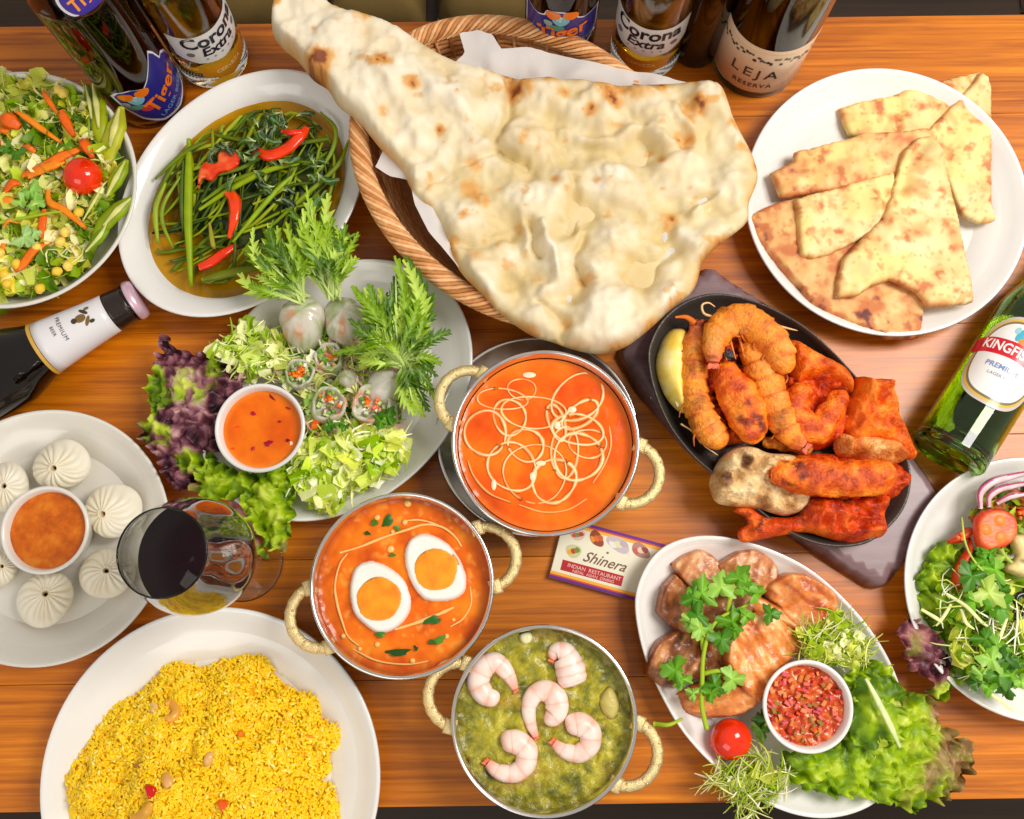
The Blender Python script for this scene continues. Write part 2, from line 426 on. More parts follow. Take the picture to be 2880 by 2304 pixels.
plate('plate', 'white round plate holding the folded flatbreads, top right', 'plate', circle(FD, 1866, 419, 299, .024), .024)
plate('plate', 'white round plate holding the dumplings, left side', 'plate', circle(FD, 88, 1128, 270, .024), .024, m=M_china2)
plate('plate', 'white round plate under the mixed salad cut by the right edge', 'plate', circle(FD, 2180, 1237, 276, .026), .026)
BOWL = lambda zr: [(.002, .005), (.4, .005), (.42, .0006), (.5, .0006), (.52, .004), (.8, zr*.42), (.97, zr-.004), (1.0, zr), (.99, zr+.0013), (.965, zr), (.9, zr*.66), (.78, zr*.36), (.62, zr*.2), (.4, .009), (.002, .0085)]
plate('salad_bowl', 'shallow white bowl filled with shredded salad, top left', 'bowl', circle(FD, 24, 395, 265, .045), .045, BOWL(.045), M_china2)
SOUP = lambda zr: [(.002, .005), (.45, .005), (.47, .0006), (.52, .0006), (.54, .004), (.82, zr*.5), (.985, zr-.003), (1.0, zr), (.992, zr+.0013), (.97, zr+.0005), (.85, zr-.005), (.8, zr*.55), (.7, zr*.3), (.4, .009), (.002, .0085)]
soup_o = PP(FD, ellipse(509, 407, 300, 216, math.radians(-45)), .036)[:, :2]
plate('oval_bowl', 'white oval dish of stir-fried greens in brown broth', 'bowl', soup_o, .036, SOUP(.036))
wrap_o = PP(FD, ellipse(706, 822, 318, 243, math.radians(-40)), .022)[:, :2]
plate('oval_plate', 'white oval plate under the rice-paper rolls and lettuce', 'plate', wrap_o, .022, m=M_china)
meat_px = [(1340, 1240), (1385, 1160), (1470, 1128), (1580, 1142), (1700, 1195), (1800, 1285), (1870, 1385), (1905, 1490), (1900, 1600), (1850, 1685), (1755, 1722), (1650, 1708), (1540, 1645), (1440, 1545), (1375, 1430), (1343, 1330)]
meat_o = catmull(PP(FD, meat_px, .024)[:, :2], 7)
plate('boat_plate', 'white boat-shaped plate of sliced roast meat and lettuce', 'plate', meat_o, .024, SOUP(.026)[:6]+[(.985, .022), (1., .024), (.992, .0253), (.965, .0235), (.9, .014), (.8, .0095), (.6, .008), (.3, .0078), (.002, .0078)])

def metal_bowl(label, F, cx, cy, r, ha, zr=.056, n=96):
    c, R = circ(F, cx, cy, r, zr); root = thing('curry_bowl', label, 'bowl', (c[0], c[1], 0))
    if zr > .06: z0 = .006
    else: z0 = 0
    pr = [(.0001, z0+.001), (R*.55, z0+.001), (R*.62, z0+.003), (R*.84, z0+.018), (R*.93, z0+.036), (R*.955, zr-.004), (R*.972, zr-.0035), (R*.997, zr-.0022), (R*1.0, zr-.001), (R*.99, zr+.0006),
          (R*.972, zr+.0008), (R*.957, zr-.0004), (R*.945, zr-.004), (R*.925, z0+.034), (R*.83, z0+.019), (R*.6, z0+.005), (.0001, z0+.004)]
    g = G(); g.add(*lathe(pr, n, (c[0], c[1], 0))); under(root, g.build('bowl_body', M_steel))
    for a in ha:
        a = math.radians(a); zc = zr-.008; hc = c[:2]+R*.955*np.array([math.cos(a), math.sin(a)])
        t = np.linspace(-1.52, 1.52, 30); w = .0225; d = .022
        px = np.sin(t)*w; py = np.cos(t)*d
        X = hc[0]+py*math.cos(a)-px*math.sin(a); Y = hc[1]+py*math.sin(a)+px*math.cos(a)
        g = G(); rad = .0042*(1+.07*np.sin(np.arange(30)*2.1))
        g.add(*tube(np.stack([X, Y, np.full(30, zc)], 1), rad, 10, flat=.75)); h = g.build('handle', M_brass); under(root, h)
        g = G()
        for k in (3, 9, 15, 21, 26):                         # beads cast into the handle
            for j in (-.0019, .0019):
                p = np.array([X[k], Y[k], zc+.0028]); n_ = np.array([X[k], Y[k]])-hc; n_ /= np.linalg.norm(n_)+1e-9
                v, f, _ = lathe([(.00001, .0009), (.0007, .0007), (.001, 0), (.00001, -.0006)], 8, (p[0]+n_[0]*j, p[1]+n_[1]*j, p[2])); g.add(v, f)
        bd = g.build('bead_pattern', M_brass); bd.parent = h
        for s in (-1, 1):
            q = hc+np.array([-math.sin(a), math.cos(a)])*w*s; g = G()
            g.add(*box((q[0], q[1], zc), (.009, .011, .009), a, .0015)); under(root, g.build('rivet_plate', M_brass))
    return root, c, R
egg_root, egg_c, egg_R = metal_bowl('steel bowl holding the egg curry, brass ring handles', FD, 846, 1231, 195, (201, 18))
grn_root, grn_c, grn_R = metal_bowl('steel bowl holding the green prawn curry at the bottom', FD, 1146, 1516, 197, (165, -22))
but_root, but_c, but_R = metal_bowl('steel bowl of cream-swirled orange curry standing on a metal saucer', FD, 1149, 930, 199, (150, -20), zr=.062)
so = circle(FD, 1131, 916, 214, .012)
g = G(); g.add(*dish(so, [(.002, .001), (.7, .001), (.8, .003), (.97, .010), (1., .012), (.99, .0128), (.965, .0115), (.8, .0048), (.7, .0035), (.002, .0035)]))
tag(g.build('metal_saucer', M_steel, loc=(*np.mean(so, 0), 0)), 'wide steel saucer under the cream-swirled curry bowl', 'saucer')

def ramekin(label, F, cx, cy, r, zr, m=M_china, zb=.008):
    c, R = circ(F, cx, cy, r, zr)
    pr = [(.0001, zb+.001), (R*.6, zb+.001), (R*.64, zb), (R*.7, zb+.003), (R*.9, zb+(zr-zb)*.6), (R*.99, zr-.002), (R, zr-.0003), (R*.985, zr+.0008), (R*.94, zr+.0009), (R*.905, zr-.0004), (R*.87, zr-.006), (R*.8, zb+.012), (R*.6, zb+.005), (.0001, zb+.004)]
    g = G(); g.add(*lathe(pr, 80, (c[0], c[1], 0))); o = g.build('sauce_bowl', m, loc=(c[0], c[1], zb)); tag(o, label, 'bowl'); return c, R
r_mo = ramekin('small white bowl of orange-brown dip among the dumplings', FL, 272, 842, 268, .042, M_china2)
r_wr = ramekin('small white bowl of clear orange chilli sauce beside the rolls', FU, 348, 805, 338, .044)
r_me = ramekin('small white bowl of chunky red salsa on the meat plate', FH, 1056, 1085, 258, .042)

# ------------------------------------------------------------------ leaflet
M_print = mat('printed_card', attr=True, rough=.35, spec=.4)
cs = [FS(*p) for p in ((185, 1035), (345, 470), (1790, 640), (1250, 1320))]
A = P(*FS(190, 1050), .006); B_ = P(*FS(395, 330), .006); e1 = (P(*FS(1180, 1320), .006)-A); ey = (B_-A)[:2]; ex = e1[:2]/np.linalg.norm(e1[:2])
ey = np.array([-ex[1], ex[0]])*abs(np.dot(ey, [-ex[1], ex[0]])); Hh = np.linalg.norm(ey); Wd = .086; ey /= Hh
leaf = thing('menu_leaflet', 'stack of small printed cards with purple and orange borders and food pictures', 'leaflet', (A[0], A[1], 0))
def card_pt(u, v, z): return np.array([A[0]+ex[0]*u+ey[0]*v, A[1]+ex[1]*u+ey[1]*v, z])
rot_c = math.atan2(ex[1], ex[0]); mid = card_pt(Wd/2, Hh/2, 0)
g = G(); g.add(*box((mid[0], mid[1], .0028), (Wd, Hh, .0056), rot_c, .0004), L(238, 230, 205)); under(leaf, g.build('card_stack', M_print, smooth=False))
def quad(u0, v0, u1, v1, z): return np.array([card_pt(u0, v0, z), card_pt(u1, v0, z), card_pt(u1, v1, z), card_pt(u0, v1, z)]), np.array([[0, 1, 2, 3]])
ZC = .00575
g = G()
for v0, v1, cc in ((0, .0022, L(104, 40, 130)), (.0022, .0034, L(205, 80, 60)), (.0034, .0056, L(246, 176, 60))):
    g.add(*quad(0, v0, Wd, v1, ZC), cc); g.add(*quad(0, Hh-v1, Wd, Hh-v0, ZC), cc)
g.add(*quad(.007, .0078, .056, .0160, ZC), L(186, 36, 40)); under(leaf, g.build('print_bands', M_print, smooth=False))
def blob_print(g, u, v, ru, rv, a, cc, z, n=20):
    t = np.arange(n)*2*PI/n; r = 1+.07*np.sin(3*t+u*900)
    pu = u+ru*r*np.cos(t)*math.cos(a)-rv*r*np.sin(t)*math.sin(a); pv = v+ru*r*np.cos(t)*math.sin(a)+rv*r*np.sin(t)*math.cos(a)
    g.add(np.array([card_pt(p, q, z) for p, q in zip(pu, pv)]), np.arange(n)[None], cc)
g = G()
for u, v, ru, rv, a, cc, ins in ((.0135, .0245, .0062, .0052, 0, L(205, 200, 150), (L(230, 170, 40), L(190, 70, 40), L(120, 140, 50))), (.0135, .0375, .006, .0042, .2, L(225, 190, 175), (L(214, 90, 60), L(120, 150, 80), L(200, 70, 50))),
                                (.0285, .0385, .0072, .0045, -.75, L(150, 70, 40), (L(235, 140, 40), L(220, 110, 40), L(205, 90, 60))), (.046, .0385, .010, .0052, -.3, L(200, 185, 190), (L(235, 225, 220), L(225, 220, 170), L(190, 170, 180))),
                                (.064, .0385, .008, .005, -.4, L(180, 130, 120), (L(200, 90, 80), L(225, 200, 170), L(150, 70, 60)))):
    blob_print(g, u, v, ru, rv, a, cc, ZC+.00002)
    for k, ic in enumerate(ins): blob_print(g, u+(k-1)*ru*.4, v+((k*7) % 3-1)*rv*.25, ru*.36, rv*.42, a, ic, ZC+.00004+k*.00001)
under(leaf, g.build('food_pictures', M_print, smooth=False))
_dg = None
def text_mesh(s, size, shear=0., bold=0., space=1., xs=1.):
    "flat lettering: points (centred), faces"
    cu = bpy.data.curves.new('lettering', 'FONT'); cu.body = s; cu.size = size; cu.shear = shear; cu.offset = bold; cu.space_character = space
    cu.align_x = 'CENTER'; cu.align_y = 'CENTER'; cu.resolution_u = 3
    o = bpy.data.objects.new('lettering', cu); link(o)
    dg = bpy.context.evaluated_depsgraph_get(); me = bpy.data.meshes.new_from_object(o.evaluated_get(dg))
    v = np.array([list(p.co) for p in me.vertices]); me.calc_loop_triangles(); f = np.array([list(t.vertices) for t in me.loop_triangles])
    bpy.data.objects.remove(o); bpy.data.curves.remove(cu); bpy.data.meshes.remove(me)
    v[:, 0] *= xs; return v[:, :2], f
def card_text(name, s, u, v, size, cc, shear=.2, bold=0, z=ZC+.00008, skew=0):
    p, f = text_mesh(s, size, shear, bold); g = G()
    g.add(np.array([card_pt(u+q[0], v+q[1]+skew*q[0], z) for q in p]), f, cc); under(leaf, g.build(name, M_print, smooth=False))
card_text('script_lettering', 'Shinera', .0385, .0225, .0115, L(120, 84, 60), .45, .0001)
card_text('small_lettering', 'INDIAN  RESTAURANT', .033, .0128, .0042, L(240, 200, 190), 0)
card_text('small_lettering', 'NEPAL  ASIAN  DINING', .033, .0094, .0032, L(240, 200, 190), 0)
g = G(); blob_print(g, .0395, .0300, .0011, .0009, 0, L(30, 140, 120), ZC+.0001, 8); under(leaf, g.build('print_dot', M_print, smooth=False))

# ------------------------------------------------------------------ basket
bc = FD(1140, 368); zr_b = .055
bk = PP(FD, ellipse(1112, 362, 400, 298, math.radians(32), 240), zr_b); bctr = bk[:, :2].mean(0)
basket = thing('bread_basket', 'oval wicker basket with a braided rim holding the big naan', 'basket', (*bctr, 0))
def bpt(i, s, z):
    i = i % 240; k = int(i); f = i-k; p = bk[k, :2]*(1-f)+bk[(k+1) % 240, :2]*f
    return np.array([*(bctr+(p-bctr)*s), z])
wcol = lambda k: mixc([L(176, 112, 56), L(226, 160, 98), L(246, 196, 142)], (k*.618) % 1)
NS = 176
for k in range(NS):
    th0 = k*240/NS; pts = []
    for q in np.linspace(0, 1, 9):
        a = -1.9+q*4.3; c0 = bpt(th0+q*11, .955, zr_b-.004); out = bpt(th0+q*11, 1, 0)[:2]-bctr; out /= np.linalg.norm(out)
        rr = .0074
        pts.append([c0[0]+out[0]*rr*math.sin(a), c0[1]+out[1]*rr*math.sin(a), c0[2]+rr*.75*math.cos(a)])
    g = G(); g.add(*tube(pts, [.0009, .0014, .0017, .0017, .0014, .0009], 6, flat=.8), wcol(k)); under(basket, g.build('rim_strand', M_wicker))
for k in range(11):                                                       # woven courses of the wall
    s = .935-.011*k-.0006*k*k; z = zr_b-.008-k*.0042; pts = []
    for i in range(0, 240, 2):
        pts.append(bpt(i, s+.004*math.sin(i*.8+k*PI), z))
    pts.append(pts[0]); g = G(); g.add(*tube(pts, .0026, 6), wcol(k*3+1)); under(basket, g.build('wall_course', M_wicker))
for k in range(60):
    pts = [bpt(k*4, .925-.011*j, zr_b-.004-j*.0042) for j in range(0, 12)]; g = G(); g.add(*tube(pts, .0014, 5), wcol(k)); under(basket, g.build('stake', M_wicker))
g = G(); g.add(*dish(bk[::-1][:, :2], [(.002, .001), (.79, .001), (.81, .004), (.8, .007), (.002, .007)]), L(190, 130, 80)); under(basket, g.build('base', M_wicker))

# ------------------------------------------------------------------ napkin in the basket
npx = [(455, 700), (520, 745), (600, 760), (620, 860), (680, 980), (750, 1060), (860, 1190), (1050, 1330), (1300, 1330), (1600, 1180), (1850, 900), (1900, 600), (1860, 392), (1760, 342), (1640, 316), (1480, 290), (1340, 262), (1200, 222), (1090, 204), (980, 212), (945, 150), (880, 130), (805, 140), (830, 225), (760, 300), (600, 400), (520, 560)]
def nap_top(x, y, d): return .006*fbm(x*22, y*22, 0, 5, 3)+.004*ridge(x*30, y*18, 2, 6, 2)-.012*sstep(.01, .05, d)
g = G(); g.add(*sheet(PP(FN, npx, .058)[:, :2], .0585, nap_top, (1, 1, 1), .004, curve=False))
tag(g.build('napkin', M_napkin), 'crumpled white paper napkin lining the bread basket', 'napkin')
# ------------------------------------------------------------------ food palette
M_curry = mat('orange_curry', attr=True, rough=.2, spec=.4, bump=.12, bscale=260, bdist=.0015, coat=.1)
M_egg = mat('egg_white', L(240, 236, 226), rough=.28, sss=.2, sssr=(1, .9, .8), ssss=.003)
M_yolk = mat('egg_yolk', attr=True, rough=.5, bump=.25, bscale=500, sss=.1)
M_prawn = mat('pink_prawn', attr=True, rough=.3, sss=.15, sssr=(1, .6, .5), ssss=.002, bump=.12, bscale=400)
M_food = mat('cooked_food', attr=True, rough=.38, bump=.35, bscale=450, bdist=.0012, var=.12, vscale=220)
M_meat = mat('roast_meat', attr=True, rough=.3, coat=.2, bump=.35, bscale=500, bdist=.0012, var=.16, vscale=260, aniso=(1, 2.2, 1))
M_tand = mat('tandoori_food', attr=True, rough=.42, rvar=.12, bump=.8, bscale=420, bdist=.0022, var=.25, vscale=300)
M_leaf = mat('salad_leaf', attr=True, rough=.42, bump=.2, bscale=500, translucent=.3, gain=(.478, 1.08, 1.4))
M_herb = mat('green_herb', attr=True, rough=.4, translucent=.22, gain=(.480, 1.08, 1.4))
M_cream = mat('cream', attr=True, rough=.35)
M_tom = mat('tomato_skin', attr=True, rough=.1, coat=.3, spec=.5)
M_rice = mat('rice_grains', attr=True, rough=.4, sss=.1, sssr=(1, .8, .2), ssss=.002)
M_dough = mat('steamed_dough', attr=True, rough=.42, sss=.15, sssr=(1, .85, .7), ssss=.003, bump=.06, bscale=400)
M_bread = mat('bread', attr=True, rough=.62, bump=.25, bscale=550, bdist=.0008, sss=.08, sssr=(1, .7, .4), ssss=.003)

def disc_surface(c, R, z, top, colf, step=.0022):
    t = np.arange(90)*2*PI/90; o = np.stack([c[0]+R*np.cos(t), c[1]+R*np.sin(t)], 1)
    v, tr, d = fill(o, step); x, y = v[:, 0], v[:, 1]; zz = z+top(x, y, d)
    return np.stack([x, y, zz], 1), [tr], colf(x, y, d, zz)
def curry(label, c, R, z, top, colf, name='curry', m=None):
    g = G(); V, F_, C_ = disc_surface(c, R, z, top, colf); g.add(V, F_, C_)
    pr = [(.0001, z-.03), (R*.6, z-.028), (R*.86, z-.012), (R*.985, z-.001)]
    g.add(*lathe(pr, 60, (c[0], c[1], 0), L(170, 70, 10)))
    return tag(g.build(name, m or M_curry, loc=(c[0], c[1], z)), label, 'curry')
# egg curry
def top1(x, y, d): return .0010*fbm(x*140, y*140, 0, 1)+.0016*sstep(.004, 0, d)+.0005*fbm(x*400, y*400, 0, 2)
def col1(x, y, d, z):
    n = fbm(x*75, y*75, 1, 11, 5); n2 = fbm(x*190, y*190, 1, 14, 4)
    c = mixc([L(206, 78, 0), L(236, 108, 4), L(250, 134, 16)], .5+n*.8)
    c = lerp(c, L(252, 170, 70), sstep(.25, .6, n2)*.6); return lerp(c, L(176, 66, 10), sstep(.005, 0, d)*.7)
ZE = .043
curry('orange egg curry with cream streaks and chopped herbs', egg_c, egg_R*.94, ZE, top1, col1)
def egg_half(label, F, out, yc, yr, z):
    o = PP(F, out, z+.004)[:, :2]; c = o.mean(0); root = thing('egg_half', label, 'egg', (*c, z-.006))
    g = G(); V, f, C_ = pillow(o, z-.006, .0115, .004, .0016, top=lambda x, y, d: .0002*fbm(x*100, y*100)-.0012*sstep(.004, .02, d)); g.add(V, f, (1, 1, 1)); under(root, g.build('egg_white', M_egg))
    p, R = circ(F, *yc, yr, z+.005); t = np.arange(28)*2*PI/28
    r = R*(1+.035*np.sin(2*t+1)+.02*np.sin(5*t))
    oy = np.stack([p[0]+r*np.cos(t), p[1]+r*np.sin(t)], 1)
    g = G(); g.add(*pillow(oy, z+.0044, .0014, .003, .0016, top=lambda x, y, d: .0002*fbm(x*200, y*200, 0, 3),
        colf=lambda x, y, d, z_: lerp(mixc([L(238, 132, 4), L(250, 160, 14)], .5+fbm(x*120, y*120, 0, 5)), L(246, 184, 60), sstep(.002, 0, d)*.8))); under(root, g.build('yolk', M_yolk))
egg_half('halved boiled egg, the left lower one in the egg curry', FJ, [(600, 920), (650, 740), (760, 680), (880, 700), (1040, 800), (1115, 920), (1143, 1050), (1100, 1180), (980, 1290), (840, 1310), (720, 1230), (630, 1120)], (865, 1015), 198, ZE)
egg_half('halved boiled egg, the right upper one in the egg curry', FJ, [(1070, 680), (1100, 520), (1200, 450), (1320, 460), (1460, 540), (1560, 680), (1615, 830), (1600, 950), (1520, 1020), (1380, 1045), (1240, 1020), (1130, 880)], (1350, 762), 192, ZE)
def streak(F, pts, r, z, cc, name='cream_streak', seg=6, flat=.35, m=None):
    w = PP(F, pts, z); px = scale_at(*F(*pts[0]), z); k = catmull(w, 8, False)
    s = np.linspace(0, 1, len(k)); rad = r*(.55+.45*np.sin(s*PI)**.5)*(1+.25*vn(s*9, 3.3, r*1e4))
    g = G(); g.add(*tube(k, rad, seg, flat=flat), cc); return g.build(name, m or M_cream)
cw = L(248, 190, 110)
e_cream = thing('cream_swirl', 'thin pale cream streaks ringing the eggs in the orange curry', 'cream', (*egg_c[:2], ZE))
for pts, r in (([(530, 620), (700, 570), (900, 490), (1100, 425), (1250, 380), (1400, 400), (1510, 480), (1570, 570)], .0011), ([(600, 620), (530, 720), (490, 900), (510, 1060), (550, 1200), (600, 1330), (700, 1420)], .0009),
               ([(1000, 1275), (1200, 1210), (1380, 1140), (1510, 1080)], .0014), ([(1080, 350), (1200, 340), (1330, 370), (1440, 420)], .0008), ([(1640, 900), (1650, 1050), (1580, 1180), (1470, 1250)], .0007), ([(640, 1440), (850, 1540), (1100, 1570), (1300, 1540)], .0008)):
    under(e_cream, streak(FJ, pts, r, ZE+.0008, cw))
def flakes(name, label, cat, F, spots, z, cols, m=M_herb, parent=None, thick=.0005):
    "small torn herb leaves, each an object"
    root = thing(name+'_scatter', label, cat, P(*F(*spots[0][:2]), z)) if parent is None else parent
    for k, (x, y, rx, ry, a) in enumerate(spots):
        p = P(*F(x, y), z); s = scale_at(*F(x, y), z)*(F(1, 0)[0]-F(0, 0)[0]); n = 14; t = np.arange(n)*2*PI/n
        r = 1+.22*np.sin(t*3+k)+.12*np.sin(t*5+2*k); a = math.radians(-a)
        u, v = rx*s*r*np.cos(t), ry*s*r*np.sin(t)
        o = np.stack([p[0]+u*math.cos(a)-v*math.sin(a), p[1]+u*math.sin(a)+v*math.cos(a)], 1)
        cc = cols[k % len(cols)]; h = .0006+.002*((k*.37) % 1)
        vv = np.concatenate([np.c_[o, z+h*.6+.0008*np.sin(t*2+k)], [[p[0], p[1], z+h+thick]]])
        i = np.arange(n); f = np.stack([i, (i+1) % n, np.full(n, n)], 1)
        g = G(); g.add(vv, f, cc); under(root, g.build(name, m))
    return root
greens = [L(30, 92, 30), L(52, 112, 34), L(22, 70, 26), L(66, 128, 48)]
flakes('herb_piece', 'chopped coriander scattered on the egg curry', 'herbs', FJ, [(940, 350, 55, 40, -60), (830, 365, 30, 26, 20), (770, 455, 28, 16, 20), (1020, 410, 34, 18, 30), (1320, 1195, 75, 34, -10), (880, 1310, 42, 30, 0), (1030, 1465, 100, 30, -3), (1380, 1360, 55, 30, -30), (1320, 1380, 34, 20, 10), (980, 640, 30, 16, 0), (1180, 1430, 26, 16, 60)], ZE+.001, greens)
g = G()
for x, y, r in ((1110, 200, 34), (1085, 360, 26), (965, 590, 34), (850, 320, 28), (700, 1440, 22), (1150, 1540, 26), (850, 1400, 26), (560, 1330, 24), (1440, 1330, 24), (1500, 1190, 18), (980, 440, 18)):
    p, R = circ(FJ, x, y, r, ZE); v, f, _ = lathe([(.00001, .0012), (R*.7, .0009), (R, 0), (R*.8, -.001)], 10, (p[0], p[1], ZE+.0005)); g.add(v, f, L(250, 190, 104))
tag(g.build('cheese_crumbs', M_cream), 'pale cheese crumbs floating in the egg curry', 'cheese', kind='stuff')

# butter curry
ZB = .051
def col2(x, y, d, z):
    n = fbm(x*40, y*40, 1, 21, 4); c = mixc([L(222, 74, 0), L(248, 98, 0), L(255, 124, 12)], .5+n*.9+.3*fbm(x*160, y*160, 0, 9))
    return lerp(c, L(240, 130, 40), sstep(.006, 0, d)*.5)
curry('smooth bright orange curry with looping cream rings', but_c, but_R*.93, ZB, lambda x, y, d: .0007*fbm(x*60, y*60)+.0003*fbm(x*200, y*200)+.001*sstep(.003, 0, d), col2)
b_cream = thing('cream_swirl', 'many looping rings of white cream on the bright orange curry', 'cream', (*but_c[:2], ZB))
rngc = np.random.default_rng(3)
for x, y, a, b_, rr, br in ((400, 685, 120, 142, 0, 1), (545, 590, 95, 112, 0, .8), (645, 760, 105, 100, .2, 1), (690, 560, 190, 100, .1, .7), (960, 470, 175, 125, -.5, .9), (975, 575, 120, 68, -.6, 1.1), (960, 665, 150, 95, .2, 1),
                            (960, 830, 140, 150, .1, 1.1), (815, 975, 135, 130, 0, 1.2), (560, 890, 138, 155, -.4, .9), (880, 800, 80, 160, .1, .8), (1020, 750, 110, 90, 0, .6), (700, 930, 200, 170, .2, .45),
                            (620, 420, 90, 60, .1, .35), (830, 620, 50, 110, -.3, .9), (500, 480, 160, 60, .05, .5)):
    n = 44; t = np.linspace(0, 2*PI*.985, n)+rngc.uniform(0, 6)
    wob = 1+.05*np.sin(2*t+rngc.uniform(0, 6))+.03*np.sin(3*t+rngc.uniform(0, 6))
    u, v = a*wob*np.cos(t), b_*wob*np.sin(t); pts = [(x+u[i]*math.cos(rr)-v[i]*math.sin(rr), y+u[i]*math.sin(rr)+v[i]*math.cos(rr)) for i in range(n)]
    w = PP(FM, pts, ZB+.0004); rad = .00062*br*(.55+.9*np.abs(vn(np.arange(n)*.3, x, y)))+.0002
    g = G(); gh = G(); wh = w.copy(); wh[:, 2] -= .0002; gh.add(*tube(wh, rad*2.2, 6, flat=.07), L(253, 132, 34)); under(b_cream, gh.build('cream_bleed', M_cream)); V, f = tube(w, rad, 6, flat=.2); fd = np.clip(.45+.6*br*.8+.5*vn(np.repeat(np.arange(n)*.2, 6), x, 3), .15, 1); fd = np.r_[fd, fd[0], fd[-1]]; g.add(V, f, lerp(np.broadcast_to(L(252, 134, 30), V.shape), L(254, 216, 160), fd)); under(b_cream, g.build('cream_ring', M_cream))
for x, y, r, e in ((665, 335, 40, 18), (925, 545, 26, 20), (835, 640, 20, 24), (685, 950, 18, 26), (735, 870, 30, 16), (450, 1000, 16, 34)):
    p, R = circ(FM, x, y, r, ZB); v, f, _ = lathe([(.00001, .0009), (R*.7, .0006), (R, 0)], 14, (0, 0, 0)); v[:, 1] *= e/r; g = G(); g.add(v+np.array([p[0], p[1], ZB+.0007]), f, L(252, 226, 186)); under(b_cream, g.build('cream_drop', M_cream))
for pts, r in (([(290, 850), (330, 950), (420, 1050), (560, 1110)], .0009), ([(600, 1120), (750, 1165), (900, 1150), (1020, 1080)], .0008), ([(1150, 640), (1160, 760), (1120, 880), (1050, 990)], .0008)):
    under(b_cream, streak(FM, pts, r, ZB+.0006, L(246, 168, 90)))

# green curry
ZG = .044
def topg(x, y, d): return .0022*ridge(x*150, y*150, 0, 3, 3)+.0018*fbm(x*60, y*60, 0, 8)+.001*sstep(.004, 0, d)-.001
def colg(x, y, d, z):
    n = fbm(x*130, y*130, 2, 6, 5, .65); m_ = fbm(x*38, y*38, 2, 9)
    c = mixc([L(84, 84, 4), L(134, 130, 10), L(170, 158, 22), L(200, 186, 60)], .48+n*.9)
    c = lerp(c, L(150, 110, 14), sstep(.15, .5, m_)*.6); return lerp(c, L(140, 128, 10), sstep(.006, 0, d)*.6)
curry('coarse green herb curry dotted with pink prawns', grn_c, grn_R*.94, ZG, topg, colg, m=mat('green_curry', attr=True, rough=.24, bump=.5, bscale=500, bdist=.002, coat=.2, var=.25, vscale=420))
def prawn(label, F, path, rad, z, seg=20, stripe=7, cb=L(248, 222, 210), cs=L(244, 180, 156), m=M_prawn, zprof=None, tail=True, flat=.8, name='prawn', fatten=1.24, rough=0):
    w = PP(F, path, z); px = scale_at(*F(*path[0]), z)*(F(1, 0)[0]-F(0, 0)[0])
    k = catmull(np.c_[w, np.interp(np.linspace(0, 1, len(path)), np.linspace(0, 1, len(rad)), rad)], 14, False)
    s = np.linspace(0, 1, len(k)); r = np.sqrt(np.clip(1-(np.clip(s-.9, 0, 1)/.104)**2, .01, 1))*k[:, 3]*px*fatten*(1+(.045*np.abs(np.sin(s*PI*stripe))**.7 if not rough else .13*((s*stripe) % 1))-.03)
    base = thing(name, label, 'prawn' if 'prawn' in name else 'food', (w[0][0], w[0][1], z-.006))
    kk = k[:, :3].copy(); kk[:, 2] = z+(zprof(s) if zprof else 0)
    V, f = tube(kk, r, seg, flat=flat)
    if rough:
        kc = np.concatenate([np.repeat(kk, seg, 0), kk[:1], kk[-1:]]); nv = V-kc; nv /= np.linalg.norm(nv, axis=1)[:, None]+1e-9
        V = V+nv*(.0022*fbm(V[:, 0]*95, V[:, 1]*95, V[:, 2]*95, 41, 5, .6))[:, None]
    sv = np.concatenate([np.repeat(s, seg), [0, 1]]); a = np.concatenate([np.tile(np.arange(seg)*2*PI/seg, len(k)), [0, 0]])
    groove = np.abs(np.sin(sv*PI*stripe))**.35
    n = fbm(V[:, 0]*160, V[:, 1]*160, V[:, 2]*160, 4, 3)
    c = lerp(np.broadcast_to(cs, V.shape), cb, np.clip(groove*.75+.15+n*.9, 0, 1))
    c = lerp(c, lerp(np.broadcast_to(cs, V.shape), L(232, 120, 96), .6), sstep(.16, 0, sv)*.8)
    if rough:
        q_ = fbm(V[:, 0]*110, V[:, 1]*110, V[:, 2]*110, 77, 4); c = lerp(c, L(140, 66, 10), sstep(.18, .45, q_)*.7); c = lerp(c, L(238, 176, 90), sstep(-.15, -.45, q_)*.5)
    g = G(); g.add(V, f, c); under(base, g.build('body', m))
    if tail:
        d = kk[0]-kk[2]; d /= np.linalg.norm(d); sd = np.array([-d[1], d[0], 0]); g = G()
        for q in (-1, 0, 1):
            e = kk[0]+d*r[0]*1.1+sd*q*r[0]*.9+np.array([0, 0, r[0]*.3]); g.add(*tube([kk[0], (kk[0]+e)/2, e], [r[0]*.5, r[0]*.55, r[0]*.15], 6, flat=.35), L(236, 120, 84))
        under(base, g.build('tail', m))
    return base
ZP = ZG+.0012
pr = [(
 'pink prawn curled at the upper left of the green curry', [(745, 715), (690, 600), (600, 510), (500, 545), (455, 660), (520, 770), (625, 775)], [22, 45, 62, 72, 72, 62, 48]), (
 'plump pink prawn at the upper right of the green curry', [(1030, 480), (1060, 425), (1125, 440), (1165, 540), (1190, 640), (1205, 690)], [22, 55, 74, 92, 92, 70]), (
 'pink prawn with a long straight tail, middle of the green curry', [(905, 1085), (865, 980), (850, 850), (905, 745), (1010, 735), (1070, 820), (1040, 920), (975, 900)], [20, 36, 48, 60, 70, 74, 68, 48]), (
 'pink prawn curled into a ring at the right of the green curry', [(1045, 1130), (1120, 1190), (1230, 1215), (1320, 1150), (1320, 1040), (1230, 985), (1140, 1020)], [26, 44, 58, 66, 72, 74, 62]), (
 'pink prawn curled at the lower left of the green curry', [(530, 1290), (610, 1355), (730, 1370), (820, 1300), (825, 1180), (730, 1120), (640, 1150)], [28, 48, 58, 66, 72, 74, 66])]
